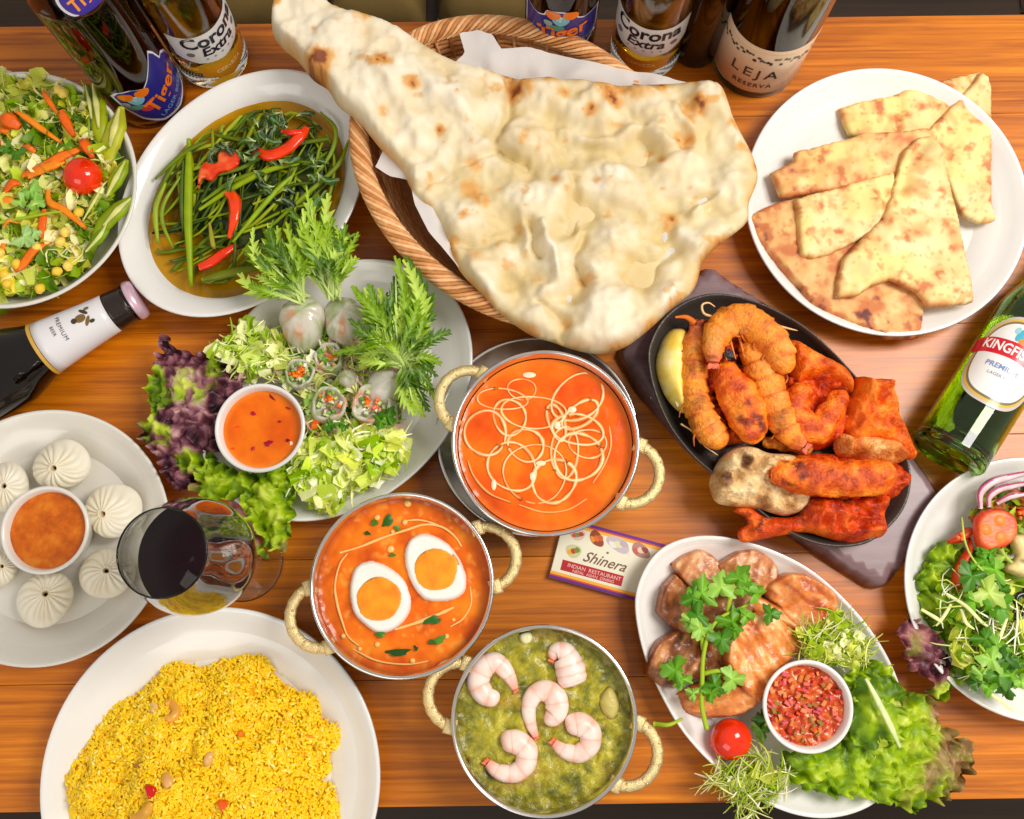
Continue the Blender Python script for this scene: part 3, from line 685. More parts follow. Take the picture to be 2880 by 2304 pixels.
for l, p, r in pr: prawn(l, FI, p, r, ZP, tail=True)
g = G()
o = PP(FI, [(1420, 740), (1480, 690), (1540, 780), (1550, 880), (1500, 950), (1430, 900), (1400, 820)], ZG)
g.add(*pillow(o, ZG, .005, .006, .0016, top=lambda x, y, d: .0012*fbm(x*260, y*260), colf=L(196, 178, 96)))
tag(g.build('cheese_lump', M_food), 'lumpy pale green cheese piece at the right rim of the green curry', 'cheese')
g = G(); o = PP(FI, [(780, 280), (860, 270), (880, 330), (830, 370), (785, 340)], ZG); g.add(*pillow(o, ZG, .004, .003, .0012, colf=L(226, 222, 170)))
tag(g.build('cheese_cube', M_food), 'white cheese cube at the top rim of the green curry', 'cheese')

# ------------------------------------------------------------------ dips
def dip(label, info, z, top, colf, name='dipping_sauce', m=None, k=.87):
    c, R = info; V, F_, C_ = disc_surface(c, R*k, z, top, colf, .0016); g = G(); g.add(V, F_, C_)
    return tag(g.build(name, m or M_curry, loc=(c[0], c[1], z)), label, 'sauce')
dip('orange-brown dip in the bowl among the dumplings', r_mo, .036, lambda x, y, d: .0008*fbm(x*120, y*120), lambda x, y, d, z: mixc([L(172, 76, 4), L(206, 100, 8), L(222, 130, 30)], .5+fbm(x*110, y*110, 0, 2, 5, .7)*.9))
dip('clear orange chilli sauce with dark flecks', r_wr, .037, lambda x, y, d: .0002*fbm(x*60, y*60), lambda x, y, d, z: lerp(mixc([L(226, 92, 0), L(244, 118, 4)], .5+fbm(x*50, y*50)), L(236, 140, 40), sstep(.005, 0, d)*.7), m=mat('clear_sauce', attr=True, rough=.1, spec=.4, var=.12, vscale=120))
flk = thing('chilli_flakes', 'dark red chilli flakes in the clear orange sauce', 'chilli', P(*FU(350, 850), .037))
flakes('flake', '', '', FU, [(410, 920, 34, 24, 0), (300, 700, 20, 16, 30), (560, 900, 14, 12, 0), (180, 800, 20, 7, -20), (560, 660, 22, 6, 20), (300, 960, 14, 14, 0), (440, 580, 34, 8, 50), (150, 960, 12, 8, 0), (500, 760, 12, 8, 0)], .0368, [L(150, 30, 4), L(170, 44, 8), L(120, 30, 6), L(230, 120, 60)], parent=flk)
dip('chunky red tomato and onion salsa', r_me, .034, lambda x, y, d: .0022*ridge(x*240, y*240, 0, 4, 2), lambda x, y, d, z: mixc([L(160, 40, 10), L(206, 78, 24), L(216, 120, 60)], .5+fbm(x*260, y*260, 0, 2, 3)), name='salsa')
sal = thing('salsa_chunks', 'diced pink onion and tomato chunks in the red salsa', 'salsa', (*r_me[0][:2], .034))
rs = np.random.default_rng(5)
for k in range(105):
    a, q = rs.uniform(0, 2*PI), r_me[1]*.82*math.sqrt(rs.uniform(0, 1)); s = rs.uniform(.0015, .0031)
    g = G(); v, f = box((0, 0, 0), (s*1.6, s, s*.8), rs.uniform(0, 6), s*.2); tl = rs.uniform(-.4, .4); v[:, 2] += v[:, 0]*tl
    v += np.array([r_me[0][0]+q*math.cos(a), r_me[0][1]+q*math.sin(a), .0362+rs.uniform(-.0006, .001)])
    g.add(v, f, [L(226, 110, 100), L(220, 76, 30), L(232, 140, 80), L(196, 44, 24), L(216, 120, 50), L(214, 84, 100), L(150, 120, 50)][k % 7]); under(sal, g.build('chunk', M_tom, smooth=False))

# ------------------------------------------------------------------ tomatoes
def tomato(label, F, x, y, r, z, parent=None):
    c, R = circ(F, x, y, r, z); pr_ = [(max(1e-5, R*math.sin(a)), -R*math.cos(a)*.93) for a in np.linspace(0, PI, 26)]
    g = G(); V, f, _ = lathe(pr_, 40, (0, 0, 0), mod=lambda T, r_, z_: (r_*(1+.012*np.sin(T*4)), z_))
    g.add(V, f, mixc([L(214, 30, 0), L(238, 48, 2), L(246, 76, 8)], .5+fbm(V[:, 0]*60, V[:, 1]*60, V[:, 2]*60)*.7)); o = g.build('cherry_tomato', M_tom)
    o.location = c; o.rotation_euler = (.5, .3, 0); return tag(o, label, 'tomato')
tomato('glossy red cherry tomato on the shredded salad, top left', FT, 538, 800, 122, .047)
tomato('glossy red cherry tomato at the bottom of the meat plate', FH, 618, 1272, 118, .024)

# ------------------------------------------------------------------ dumplings
def dumpling(label, cx, cy, r, kx, ky, np_=18, tw=1.1, seed=0):
    zc = .011+.006; c, R = circ(FL, cx, cy, r*.95, .022); np_ = int(np_*.8); kp = P(*FL(kx, ky), .040); off = (kp-c)[:2]
    V = []; nth, nph = 144, 44; th = np.arange(nth)*2*PI/nth
    for j in range(nph):
        q = j/(nph-1)
        if q < .85:
            a = q/.85*PI*.96; rr = R*math.sin(a)**.8 if a > 0 else 0; z = .021-.0135*math.cos(a); 
            rr = max(rr, R*.2 if q > .5 else .0001)
        else:
            b = (q-.85)/.15; rr = R*(.2-.14*b); z = .0345+.0025*math.sin(b*PI)-.004*b
        V.append((rr, z))
    prof = np.array(V); prof[:, 1] = np.interp(np.arange(nph), np.arange(nph), prof[:, 1])
    up = sstep(.021, .034, prof[:, 1])
    ph = th[:, None]*np_+np.sin(th[:, None]*2+seed)*1.6+1.1*np.sin(th[:, None]*5+seed*2)+up[None]*tw*4.5
    pleat = (1-np.abs(np.sin(ph/2)))**1.1*(.55+.45*np.clip(np.cos(th[:, None]-math.atan2(off[1], off[0])+1.2)+.5, 0, 1))
    amp = up*(.09+.05*np.sin(th[:, None]+seed)+.04*vn(th[:, None]*3, seed, 0)); rr = prof[None, :, 0]*(1-amp*pleat)*(1+.05*np.sin(2*th[:, None]+seed*1.7)+.03*np.sin(3*th[:, None]+seed*3.1))
    z = prof[None, :, 1]-.0016*pleat*up*np.minimum(1, prof[None, :, 0]/(R*.4)); sh = sstep(.012, .038, prof[:, 1])
    x = rr*np.cos(th[:, None])+off[0]*sh; y = rr*np.sin(th[:, None])+off[1]*sh
    rb = R*1.0
    v = np.stack([x+c[0], y+c[1], z+0*x], -1).reshape(-1, 3); v[:, 2] -= .0005
    n = fbm(v[:, 0]*90, v[:, 1]*90, v[:, 2]*90, seed); cc = lerp(np.broadcast_to(L(232, 222, 196), v.shape), L(240, 234, 218), np.clip(.5+n, 0, 1))
    cc = lerp(cc, L(214, 192, 138), np.clip((pleat*up).ravel()*.55, 0, 1)); q = np.tile(sstep(.9, 1, np.arange(nph)/(nph-1)), nth); cc = lerp(cc, L(190, 150, 70), q*.7)
    g = G(); g.add(v, grid_faces(nth, nph, cu=True), cc); tag(g.build('dumpling', M_dough, loc=(c[0], c[1], .008)), label, 'dumpling', 'steamed dumplings around the dip')
dumpling('pleated steamed dumpling at the top of the plate, above the dip', 375, 432, 168, 300, 465, 20, 1.2, 1)
dumpling('pleated steamed dumpling right of the dip bowl, above the wine glass', 700, 705, 168, 598, 745, 22, 1.0, 2)
dumpling('pleated steamed dumpling cut by the left edge, upper left of the dip', 15, 585, 155, 0, 570, 20, 1.1, 3)
dumpling('pleated steamed dumpling below the dip bowl', 245, 1278, 176, 255, 1225, 24, .9, 4)
dumpling('pleated steamed dumpling partly behind the wine glass', 610, 1120, 160, 628, 1085, 22, 1.0, 5)
dumpling('pleated steamed dumpling mostly hidden at the left edge, lower left of the dip', -20, 1075, 110, -10, 1060, 20, 1.0, 6)

# ------------------------------------------------------------------ yellow rice
rice_px = [(160, 1070), (255, 990), (330, 880), (390, 780), (480, 715), (600, 660), (700, 570), (780, 480), (880, 465), (1000, 500), (1100, 455), (1190, 440), (1290, 415), (1390, 445), (1450, 555), (1560, 640), (1680, 665), (1725, 800), (1780, 830), (1830, 830), (1835, 950), (1780, 1010), (1770, 1120), (1720, 1190), (1800, 1230), (1850, 1410), (1850, 1650), (1600, 1850), (1200, 1960), (700, 1940), (300, 1750), (180, 1500), (150, 1250)]
rice_o = catmull(PP(FK, rice_px, .016)[:, :2], 6)
rc = rice_o.mean(0)
def rice_h(x, y, d): return .040*(1-np.exp(-d/.05))+.010*fbm(x*42, y*42, 0, 3)*np.minimum(1, d/.01)+.0045*ridge(x*95, y*95, 0, 8, 3)*np.minimum(1, d/.006)
v, t, d = fill(rice_o, .0028); rz = .0085+rice_h(v[:, 0], v[:, 1], d); g = G()
g.add(np.c_[v, rz-.0012], [t], mixc([L(236, 176, 0), L(252, 206, 4)], .5+fbm(v[:, 0]*200, v[:, 1]*200)))
rice = g.build('rice', M_rice); tag(rice, 'mound of bright yellow turmeric rice with loose grains', 'rice', kind='stuff')
# grains lie over the mound in the same pile
NR = 11000; tri = t[rng.integers(0, len(t), NR*2)]; w = rng.dirichlet((1, 1, 1), len(tri)); V3 = np.c_[v, rz]
p = (V3[tri]*w[..., None]).sum(1)[:NR]
a = np.cross(V3[tri[:NR, 1]]-V3[tri[:NR, 0]], V3[tri[:NR, 2]]-V3[tri[:NR, 0]]); a /= np.linalg.norm(a, axis=1)[:, None]+1e-12
ang = rng.uniform(0, 2*PI, NR); dr = np.stack([np.cos(ang), np.sin(ang), rng.uniform(-.5, .7, NR)], 1); dr /= np.linalg.norm(dr, axis=1)[:, None]
sd = np.cross(dr, [0, 0, 1.]); sd /= np.linalg.norm(sd, axis=1)[:, None]; u3 = np.cross(sd, dr); ln = rng.uniform(.0018, .0033, NR); wd = rng.uniform(.0009, .0014, NR)
rings = [(-1, .01), (-.7, .75), (0, 1.05), (.7, .8), (1, .01)]; k5 = np.arange(5)*2*PI/5; VV = []
for sx, rr in rings:
    VV.append(p[:, None]+a[:, None]*.0004+dr[:, None]*(sx*ln)[:, None, None]+rr*wd[:, None, None]*(np.cos(k5)[None, :, None]*sd[:, None]+np.sin(k5)[None, :, None]*u3[:, None]))
VV = np.stack(VV, 1).reshape(-1, 3); gf = grid_faces(5, 5, cv=True); F_ = (gf[None]+(np.arange(NR)*25)[:, None, None]).reshape(-1, 4)
cc = mixc([L(246, 184, 0), L(255, 208, 0), L(255, 220, 20), L(255, 236, 130)], np.clip(rng.normal(.45, .22, NR), 0, 1)); g = G(); g.add(VV, F_, np.repeat(cc, 25, 0))
gr = g.build('grain_layer', M_rice); gr.parent = rice; tag(gr, kind='stuff')
def rice_z(x, y):
    q = np.array([[x, y]]); return .0085+float(rice_h(q[:, 0], q[:, 1], seg_dist(q, rice_o))[0])
M_nut = mat('fried_nut', attr=True, rough=.3, coat=.2, bump=.1)
def cashew(label, pts, r, cc):
    q = [P(*FK(*pp), .035) for pp in pts]; q = [np.array([a_[0], a_[1], rice_z(a_[0], a_[1])+r*.55]) for a_ in q]
    w = catmull(q, 6, False); s = np.linspace(0, 1, len(w)); g = G(); g.add(*tube(w, r*(.45+.6*np.sin(s*PI)**.6), 10, flat=.85), cc); tag(g.build('cashew', M_nut), label, 'cashew nut', 'cashews on the yellow rice')
cashew('curled golden cashew on the upper left of the rice', [(765, 720), (800, 715), (840, 760), (820, 800), (780, 790)], .0034, L(232, 164, 60))
cashew('pale cashew standing in the middle of the rice', [(1070, 1000), (1060, 1040), (1045, 1080)], .0034, L(230, 176, 104))
cashew('plump cashew beside the red pepper piece in the rice', [(800, 1130), (825, 1165), (850, 1200)], .0040, L(230, 170, 96))
cashew('long curved cashew near the bottom edge of the rice', [(600, 1385), (660, 1375), (720, 1330), (750, 1280)], .0040, L(224, 160, 50))
cashew('small brown cashew bit left of centre in the rice', [(580, 1100), (620, 1090), (645, 1080)], .0026, L(180, 110, 40))
cashew('pinkish cashew bit at the upper left of the rice, beside the curled one', [(680, 720), (700, 745), (690, 770)], .0028, L(240, 190, 110))
def rbit(label, pts, cc, name='pepper_piece', cat='pepper'):
    o = PP(FK, pts, .035)[:, :2]; c = o.mean(0); z = rice_z(*c); g = G(); g.add(*pillow(o, z, .0035, .002, .0012, colf=cc)); tag(g.build(name, M_tom), label, cat)
rbit('bright red pepper piece in the rice', [(695, 1190), (730, 1180), (770, 1210), (750, 1260), (720, 1270)], L(206, 16, 10))
rbit('orange-red pepper piece near the bottom of the rice', [(1115, 1290), (1180, 1290), (1200, 1330), (1150, 1370), (1120, 1330)], L(236, 90, 8))
rbit('small orange carrot bit in the middle of the rice', [(1215, 885), (1250, 870), (1265, 910), (1230, 910)], L(240, 120, 10))
rbit('orange carrot bit at the right side of the rice', [(1600, 905), (1640, 905), (1690, 935), (1620, 935)], L(240, 140, 20))
# ------------------------------------------------------------------ naan
naan_px = [(20, 95), (45, 20), (110, -30), (180, -22), (250, 15), (330, 60), (450, 85), (540, 118), (660, 185), (780, 248), (900, 282), (1000, 308), (1090, 328), (1200, 326), (1320, 322), (1450, 348), (1650, 342), (1780, 340), (1870, 352), (1925, 400), (1955, 480), (1995, 560), (2040, 650), (2058, 740), (2022, 840), (2010, 925), (1900, 1015), (1830, 1085), (1790, 1205), (1690, 1290), (1600, 1375), (1500, 1448), (1400, 1476), (1290, 1460), (1200, 1428), (1100, 1395), (980, 1308), (900, 1225), (820, 1145), (770, 1060), (745, 975), (700, 890), (645, 835), (600, 780), (560, 700), (470, 610), (385, 505), (300, 440), (255, 370), (190, 325), (130, 250), (60, 190), (25, 140)]
ZN = .064
def w2(F, x, y, z=ZN): return P(*F(x, y), z)[:2]
sN = scale_at(*FN(1000, 700), ZN)/1.4869
NB_ = [(1070, 590, 95, 7), (850, 900, 100, 6), (1120, 850, 95, 6), (1130, 1020, 70, 5), (1230, 1110, 75, 5), (950, 1060, 90, 4), (1380, 1110, 62, 7), (1450, 770, 85, 7), (1560, 850, 55, 4), (1720, 720, 90, 6), (1850, 430, 90, 9), (1790, 1010, 80, 5),
       (1350, 470, 120, 7), (1160, 400, 85, 7), (1600, 450, 95, 6), (1150, 1340, 60, 5), (1410, 1330, 150, 12), (1480, 990, 85, 6), (1930, 740, 70, 5), (1640, 1240, 60, 5), (500, 350, 140, 6), (760, 440, 150, 5), (300, 200, 90, 5), (1250, 780, 70, 5), (880, 1190, 70, 5),
       (1290, 610, 100, -7), (1180, 500, 60, -5), (1590, 620, 75, -6), (1560, 1160, 80, -6), (1340, 900, 55, -5), (1100, 730, 50, -4), (1010, 960, 55, -4), (1450, 630, 60, -4), (1780, 600, 55, -5), (1830, 860, 50, -4), (1000, 1180, 45, -4), (1270, 1240, 60, -6), (1240, 950, 40, -4), (1680, 1000, 50, -4), (1500, 560, 50, 4), (1650, 560, 50, 4), (1320, 1180, 40, -4), (1700, 860, 40, -4)]
NR_ = [([(1010, 330), (1025, 420), (1015, 500), (965, 590), (985, 660), (1060, 700)], 22, -6), ([(960, 640), (850, 690), (740, 740), (660, 800)], 22, -5), ([(1180, 940), (1190, 1040), (1215, 1180), (1160, 1260)], 22, 6), ([(1120, 930), (1130, 1080)], 16, -5), ([(1290, 760), (1300, 860), (1280, 960)], 20, -5),
       ([(1150, 1280), (1220, 1340), (1250, 1440)], 16, -5), ([(1490, 1180), (1620, 1110), (1740, 1020)], 18, -5), ([(1240, 570), (1420, 600), (1560, 560), (1700, 610)], 24, 5), ([(720, 1000), (860, 1030), (1000, 1000)], 16, -3), ([(420, 280), (560, 420), (640, 600)], 30, 3), ([(620, 300), (800, 470), (900, 620)], 36, 3),
       ([(1700, 470), (1790, 560), (1760, 680)], 22, 5), ([(1780, 900), (1880, 820)], 18, 5), ([(1340, 1000), (1300, 1080), (1330, 1180)], 16, -4)]
SP_ = [(1060, 380, 55, 1), (1180, 345, 38, .8), (1350, 480, 30, 1), (1448, 440, 34, .9), (1430, 375, 75, .8), (1560, 385, 60, .5), (1780, 470, 55, .9), (1745, 590, 50, .8), (1240, 410, 26, .9), (900, 840, 36, .8), (850, 790, 50, .6), (1680, 925, 34, 1.2), (500, 300, 40, .9), (612, 380, 34, .9), (235, 310, 60, 1), (200, 360, 45, .7),
       (420, 90, 44, .8), (730, 565, 22, 1), (490, 490, 22, .8), (1945, 530, 28, .8), (2050, 690, 22, .8), (310, 65, 25, .8), (870, 690, 40, .5), (820, 915, 22, .7), (1100, 1400, 40, .6), (1650, 350, 60, .8), (1800, 345, 45, .7), (50, 60, 30, .8), (880, 1080, 30, .6), (1205, 760, 20, .7), (1380, 760, 20, .6), (1250, 1360, 30, .5), (1610, 1370, 26, .6), (1650, 680, 16, .7), (1070, 610, 20, .6), (250, 290, 26, .9), (760, 1050, 36, .5), (1900, 420, 40, .5), (1980, 620, 26, .5)]
nb = np.array([(*w2(FN, a, b_), r*sN, h*.001) for a, b_, r, h in NB_])
nsp = np.array([(*w2(FN, a, b_), r*sN, s) for a, b_, r, s in SP_])
def gsum(x, y, arr, p=1.):
    r = np.zeros_like(x)
    for a, b_, s, h in arr: r += h*np.exp(-(((x-a)**2+(y-b_)**2)/(s*s))**p)
    return r
def ridg(x, y, F, lst, z):
    r = np.zeros_like(x)
    for pts, w_, h in lst:
        k = catmull(PP(F, pts, z)[:, :2], 6, False); s = w_*sN; dd = seg_dist(np.c_[x, y], k, False); r += h*.001*np.exp(-(dd/s)**2)
    return r
fold = PP(FN, [(1010, 280), (1015, 500), (965, 600), (960, 640), (850, 690), (660, 790), (500, 900), (-100, 900), (-100, -300), (1000, -300)], ZN)[:, :2]
def naan_top(x, y, d):
    wx, wy = x+.006*fbm(x*45, y*45, 0, 61, 3), y+.006*fbm(x*45, y*45, 4, 62, 3)
    r = gsum(wx, wy, nb, 1.4)*1.5+ridg(wx, wy, FN, NR_, ZN)*1.5
    r += .0055*fbm(wx*42, wy*42, 0, 63, 4)+.0014*ridge(wx*60, wy*60, 0, 66, 2)+.0009*fbm(x*150, y*150, 0, 64)+.0007*ridge(wx*120, wy*70, 0, 68, 2)
    ins = inside(np.c_[x, y], fold); e = seg_dist(np.c_[x, y], fold); r += np.where(ins, 1, -1)*.0022*sstep(0, .005, e)
    rim = np.exp(-((d-.009)/.006)**2)*.0030; tl = w2(FN, 100, 80); r += rim+.012*sstep(.16, .0, np.hypot(x-tl[0], y-tl[1]))
    return r
def naan_col(x, y, d, z):
    n = fbm(x*60, y*60, 0, 71, 4); n2 = fbm(x*210, y*210, 0, 72, 4)
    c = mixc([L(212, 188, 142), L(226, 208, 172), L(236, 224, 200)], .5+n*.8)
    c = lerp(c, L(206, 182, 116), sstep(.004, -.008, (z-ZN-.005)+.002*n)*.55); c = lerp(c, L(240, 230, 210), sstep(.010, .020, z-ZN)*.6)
    b_ = gsum(x, y, nsp, 1.2)*(.78+.9*n2)+.45*sstep(.007, .0, d)*(.5+fbm(x*50, y*50, 0, 75)*1.5)
    hi = (z-ZN-.012)/.012; b_ = b_+.22*np.clip(hi, 0, 1)*sstep(.1, .4, fbm(x*110, y*110, 0, 77)); b_ = b_+.35*sstep(.40, .68, fbm(x*95, y*95, 0, 79, 3))
    b_ = np.clip(b_, 0, 1.1)
    c = lerp(c, L(214, 160, 88), sstep(.05, .5, b_)); c = lerp(c, L(196, 122, 54), sstep(.5, .95, b_)); return lerp(c, L(120, 58, 18), sstep(.88, 1.1, b_))
no = PP(FN, naan_px, ZN)
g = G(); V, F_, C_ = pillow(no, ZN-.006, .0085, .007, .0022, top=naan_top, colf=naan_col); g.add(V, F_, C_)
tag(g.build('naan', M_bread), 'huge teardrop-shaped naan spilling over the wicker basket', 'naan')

# ------------------------------------------------------------------ flatbreads on the right plate
def roti(label, px, z, brown, H=.004, seed=0, folds=(), tone=0.):
    o = PP(FE, px, z)[:, :2]; o = resample(o, .002); o = o+.0009*np.stack([fbm(o[:, 0]*110, o[:, 1]*110, 0, seed+80), fbm(o[:, 0]*110, o[:, 1]*110, 3, seed+81)], 1)
    def top(x, y, d):
        r = .0026*fbm(x*42, y*42, 0, seed, 4)+.0004*fbm(x*240, y*240, 0, seed+3)
        for pts, w_, h in folds:
            k = PP(FE, pts, z)[:, :2]; r = r+h*.001*np.exp(-(seg_dist(np.c_[x, y], k, False)/(w_*1e-3))**2)
        return r
    def colf(x, y, d, zz):
        n = fbm(x*55, y*55, 0, seed+5, 4); n2 = fbm(x*160, y*160, 0, seed+9, 4)
        c = mixc([L(226, 194, 128), L(236, 208, 146), L(244, 224, 170)], .5+n*.7-tone*.3)
        if seed != 4: c = lerp(c, L(250, 222, 116), sstep(-.05, .3, fbm(x*32, y*32, 0, seed+60, 3))*.35)
        b_ = brown+.75*fbm(x*85, y*85, 0, seed+21, 5)+.5*sstep(.25, .5, fbm(x*130, y*130, 0, seed+41, 3))+.15*n2
        b_ = b_+.25*sstep(.006, 0, d)
        c = lerp(c, L(222, 164, 96), sstep(.2, .65, b_)*.8); c = lerp(c, L(196, 108, 58), sstep(.6, 1.0, b_)*.9); c = lerp(c, L(110, 56, 50), sstep(1.18, 1.4, b_))
        fk = fbm(x*420, y*420, 0, seed+33, 2); return lerp(c, L(180, 110, 50), sstep(.5, .65, fk)*.5)
    g = G(); g.add(*pillow(o, z, H, .003, .0022, top=top, colf=colf, curve=False)); tag(g.build('flatbread', M_bread), label, 'flatbread', 'folded flatbreads on the right plate')
roti('pale folded flatbread wedge at the back, its tip pointing to the upper right', [(1345, 205), (1290, 215), (1100, 262), (940, 300), (880, 330), (700, 368), (582, 402), (605, 480), (640, 545), (760, 580), (900, 610), (1150, 570), (1300, 400), (1360, 240)], .0115, .26, .006, 1, [([(905, 320), (905, 540)], 3, -2.5)])
roti('long flatbread wedge down the right side with toasted lower corner', [(1345, 203), (1392, 228), (1412, 290), (1410, 600), (1412, 900), (1434, 1000), (1400, 1022), (1330, 1018), (1245, 985), (1150, 760), (1080, 640), (980, 600), (1130, 450), (1300, 270)], .0165, .24, .005, 2, [([(1300, 300), (1080, 520), (1010, 620)], 5, 2.5)])
roti('browned flatbread strip on the left, between the pale wedges', [(215, 755), (260, 725), (340, 690), (345, 640), (560, 590), (700, 540), (900, 530), (1050, 505), (1120, 560), (1040, 700), (900, 790), (700, 840), (440, 870), (268, 888), (240, 810)], .0185, .5, .008, 3, [([(345, 640), (700, 600)], 4, 2)], 1)
roti('scorched flatbread at the lower left rim of the plate', [(85, 1000), (120, 965), (280, 900), (500, 860), (900, 820), (1080, 1000), (1050, 1400), (1035, 1540), (1010, 1640), (920, 1645), (820, 1640), (700, 1590), (560, 1530), (430, 1470), (340, 1350), (230, 1230), (140, 1120)], .0150, .8, .009, 4, [], 1)
roti('pale flatbread fold at the left of the top wedge', [(345, 890), (450, 860), (600, 820), (760, 772), (880, 740), (930, 900), (850, 1040), (700, 1110), (560, 1180), (440, 1215), (375, 1200), (362, 1080), (358, 960)], .0235, .24, .006, 6, [([(780, 800), (800, 960), (760, 1080)], 5, 2.5)])
roti('big pale flatbread wedge on top of the stack, tip at the lower left', [(930, 640), (1000, 562), (1080, 545), (1150, 640), (1200, 860), (1235, 1000), (1262, 1150), (1300, 1330), (1312, 1440), (1260, 1462), (1180, 1462), (1060, 1470), (1000, 1390), (860, 1325), (760, 1360), (690, 1410), (570, 1420), (575, 1340), (605, 1210), (700, 1110), (800, 1000), (870, 860)], .0275, .3, .006, 5, [([(930, 870), (940, 720), (1050, 590)], 5, -3.5), ([(840, 900), (880, 1050)], 4, 2), ([(1120, 620), (1000, 860), (760, 1180)], 8, 2)])
# ------------------------------------------------------------------ roast meat slices
def lump(name, label, cat, F, px, z, H, w, cols, seed=0, m=None, rel=.0012, group=None, step=.002, grain=0., char=0., ccol=L(70, 30, 14), gl=None, curve=True, fine=160, parent=None, grow=1.):
    o = PP(F, px, z)
    if not curve: o = resample(o[:, :2], .004); o = o+.0006*np.stack([fbm(o[:, 0]*140, o[:, 1]*140, 0, 3), fbm(o[:, 0]*140, o[:, 1]*140, 5, 3)], 1)
    if grow != 1: o = o.mean(0)+(o-o.mean(0))*grow
    t1, t2 = .35*vn(seed*.77, 1.3), .35*vn(seed*.77, 5.3); oc_ = o.mean(0)
    def top(x, y, d): return (t1*(x-oc_[0])+t2*(y-oc_[1]))+rel*.7*ridge(x*120, y*120, 0, seed+9, 2)*(m is M_tand)+rel*fbm(x*70, y*70, 0, seed, 4)+rel*.45*fbm(x*220, y*220, 0, seed+2, 3)
    def colf(x, y, d, zz):
        a = math.radians(grain); u = x*math.cos(a)+y*math.sin(a); v = -x*math.sin(a)+y*math.cos(a)
        n = fbm(u*fine*.25, v*fine, 0, seed+4, 4) if grain else fbm(x*fine*.6, y*fine*.6, 0, seed+4, 4)
        c = mixc(cols, .5+n*.9+.25*fbm(x*30, y*30, 0, seed+6))
        if char > 0: c = lerp(c, ccol, sstep(1-char, 1.25-char, .5+fbm(x*75, y*75, zz*50, seed+11, 4)*.9))
        if gl is not None: c = lerp(c, gl, sstep(.0035, .0005, d)*.6)
        return c
    g = G(); g.add(*pillow(o, z, H, w, step, top=top, colf=colf, curve=curve))
    if parent is not None: return under(parent, g.build(name, m or M_meat))
    return tag(g.build(name, m or M_meat), label, cat, group)
pk = [L(156, 84, 44), L(210, 136, 84), L(244, 192, 144)]; br = [L(100, 52, 26), L(162, 94, 50), L(216, 150, 96)]; og = [L(180, 80, 24), L(228, 136, 62), L(250, 190, 124)]
GM = 'roast meat slices on the boat-shaped plate'
for lab, px, z, H, cl, gr in (
 ('meat slice hidden under the coriander leaves, only its edges showing', [(400, 430), (520, 380), (660, 400), (760, 450), (700, 560), (600, 680), (480, 720), (400, 640), (380, 520)], .0125, .009, br, 20),
 ('brown meat slice at the upper left of the plate, beside the parsley', [(290, 280), (350, 235), (430, 205), (500, 240), (560, 320), (545, 400), (420, 425), (340, 370)], .014, .012, pk, 60),
 ('rounded pink meat slice at the top of the plate', [(545, 285), (640, 222), (745, 205), (830, 260), (862, 330), (850, 390), (760, 440), (640, 430), (560, 380)], .014, .011, pk, 80),
 ('glossy golden-edged meat slice at the upper right of the meat plate', [(818, 440), (860, 385), (920, 348), (1010, 350), (1100, 395), (1165, 450), (1172, 520), (1140, 600), (1105, 672), (1030, 650), (950, 600), (890, 520), (840, 480)], .013, .014, og, -40),
 ('dark brown meat slice standing at the left edge', [(225, 420), (290, 350), (360, 420), (395, 540), (385, 660), (350, 682), (270, 610), (200, 540)], .013, .013, br, 100),
 ('stringy brown meat lump at the far left above the curry bowl', [(140, 880), (150, 800), (200, 720), (300, 668), (400, 690), (440, 790), (425, 900), (310, 955), (210, 945)], .013, .014, br, 60),
 ('small meat slice tucked under the large one in the middle', [(700, 480), (780, 470), (880, 520), (960, 600), (985, 650), (880, 600), (760, 570)], .018, .008, og, -30),
 ('meat slice lying low beneath the parsley stem', [(450, 740), (540, 720), (620, 830), (670, 940), (600, 1000), (490, 930), (440, 850)], .012, .010, br, -50),
 ('flat meat slice at the bottom behind the cherry tomato', [(330, 1020), (420, 960), (520, 945), (640, 960), (715, 1010), (718, 1070), (640, 1120), (500, 1135), (380, 1110)], .013, .010, og, 10),
 ('large striped meat slice in the centre of the plate', [(600, 740), (640, 650), (730, 580), (860, 560), (930, 600), (1005, 690), (975, 770), (860, 870), (810, 960), (770, 1030), (700, 980), (640, 890), (590, 820)], .019, .011, og, -55)):
    lump('meat_slice', lab, 'meat', FH, px, z, H, .0028, cl, seed=int(px[0][0]), step=.0016, fine=240, group=GM, grain=gr, gl=L(168, 84, 36), rel=.0036, char=.14, ccol=L(150, 66, 26), grow=1.17, curve=False)

# ------------------------------------------------------------------ hot plate
bd = [(1300, 745), (1320, 700), (1400, 620), (1480, 560), (1500, 556), (1580, 610), (1700, 680), (1820, 800), (1990, 1040), (1992, 1068), (1960, 1120), (1880, 1228), (1860, 1240), (1835, 1238), (1700, 1152), (1560, 1050), (1440, 938), (1340, 820)]
g = G(); g.add(*pillow(PP(FD, bd, .014), .0, .016, .003, .006, top=None, zb=.0005, curve=False))
tag(g.build('trivet_board', M_board), 'dark mauve wooden trivet board under the cast-iron hot plate', 'trivet board')
pan = PP(FF, [(40, 430), (60, 330), (120, 225), (220, 140), (350, 92), (480, 92), (620, 128), (760, 190), (900, 275), (1040, 400), (1160, 530), (1300, 700), (1400, 880), (1450, 1000), (1458, 1130), (1420, 1250), (1340, 1350), (1230, 1430), (1100, 1455), (960, 1440), (820, 1385), (690, 1300), (560, 1190), (400, 1065), (270, 950), (150, 790), (70, 600)], .038)[:, :2]
pan = catmull(pan, 6)
g = G(); g.add(*dish(pan, [(.002, .017), (.78, .017), (.84, .019), (.985, .0365), (1., .038), (.995, .0392), (.978, .0385), (.955, .034), (.86, .0225), (.8, .0205), (.002, .0205)]))
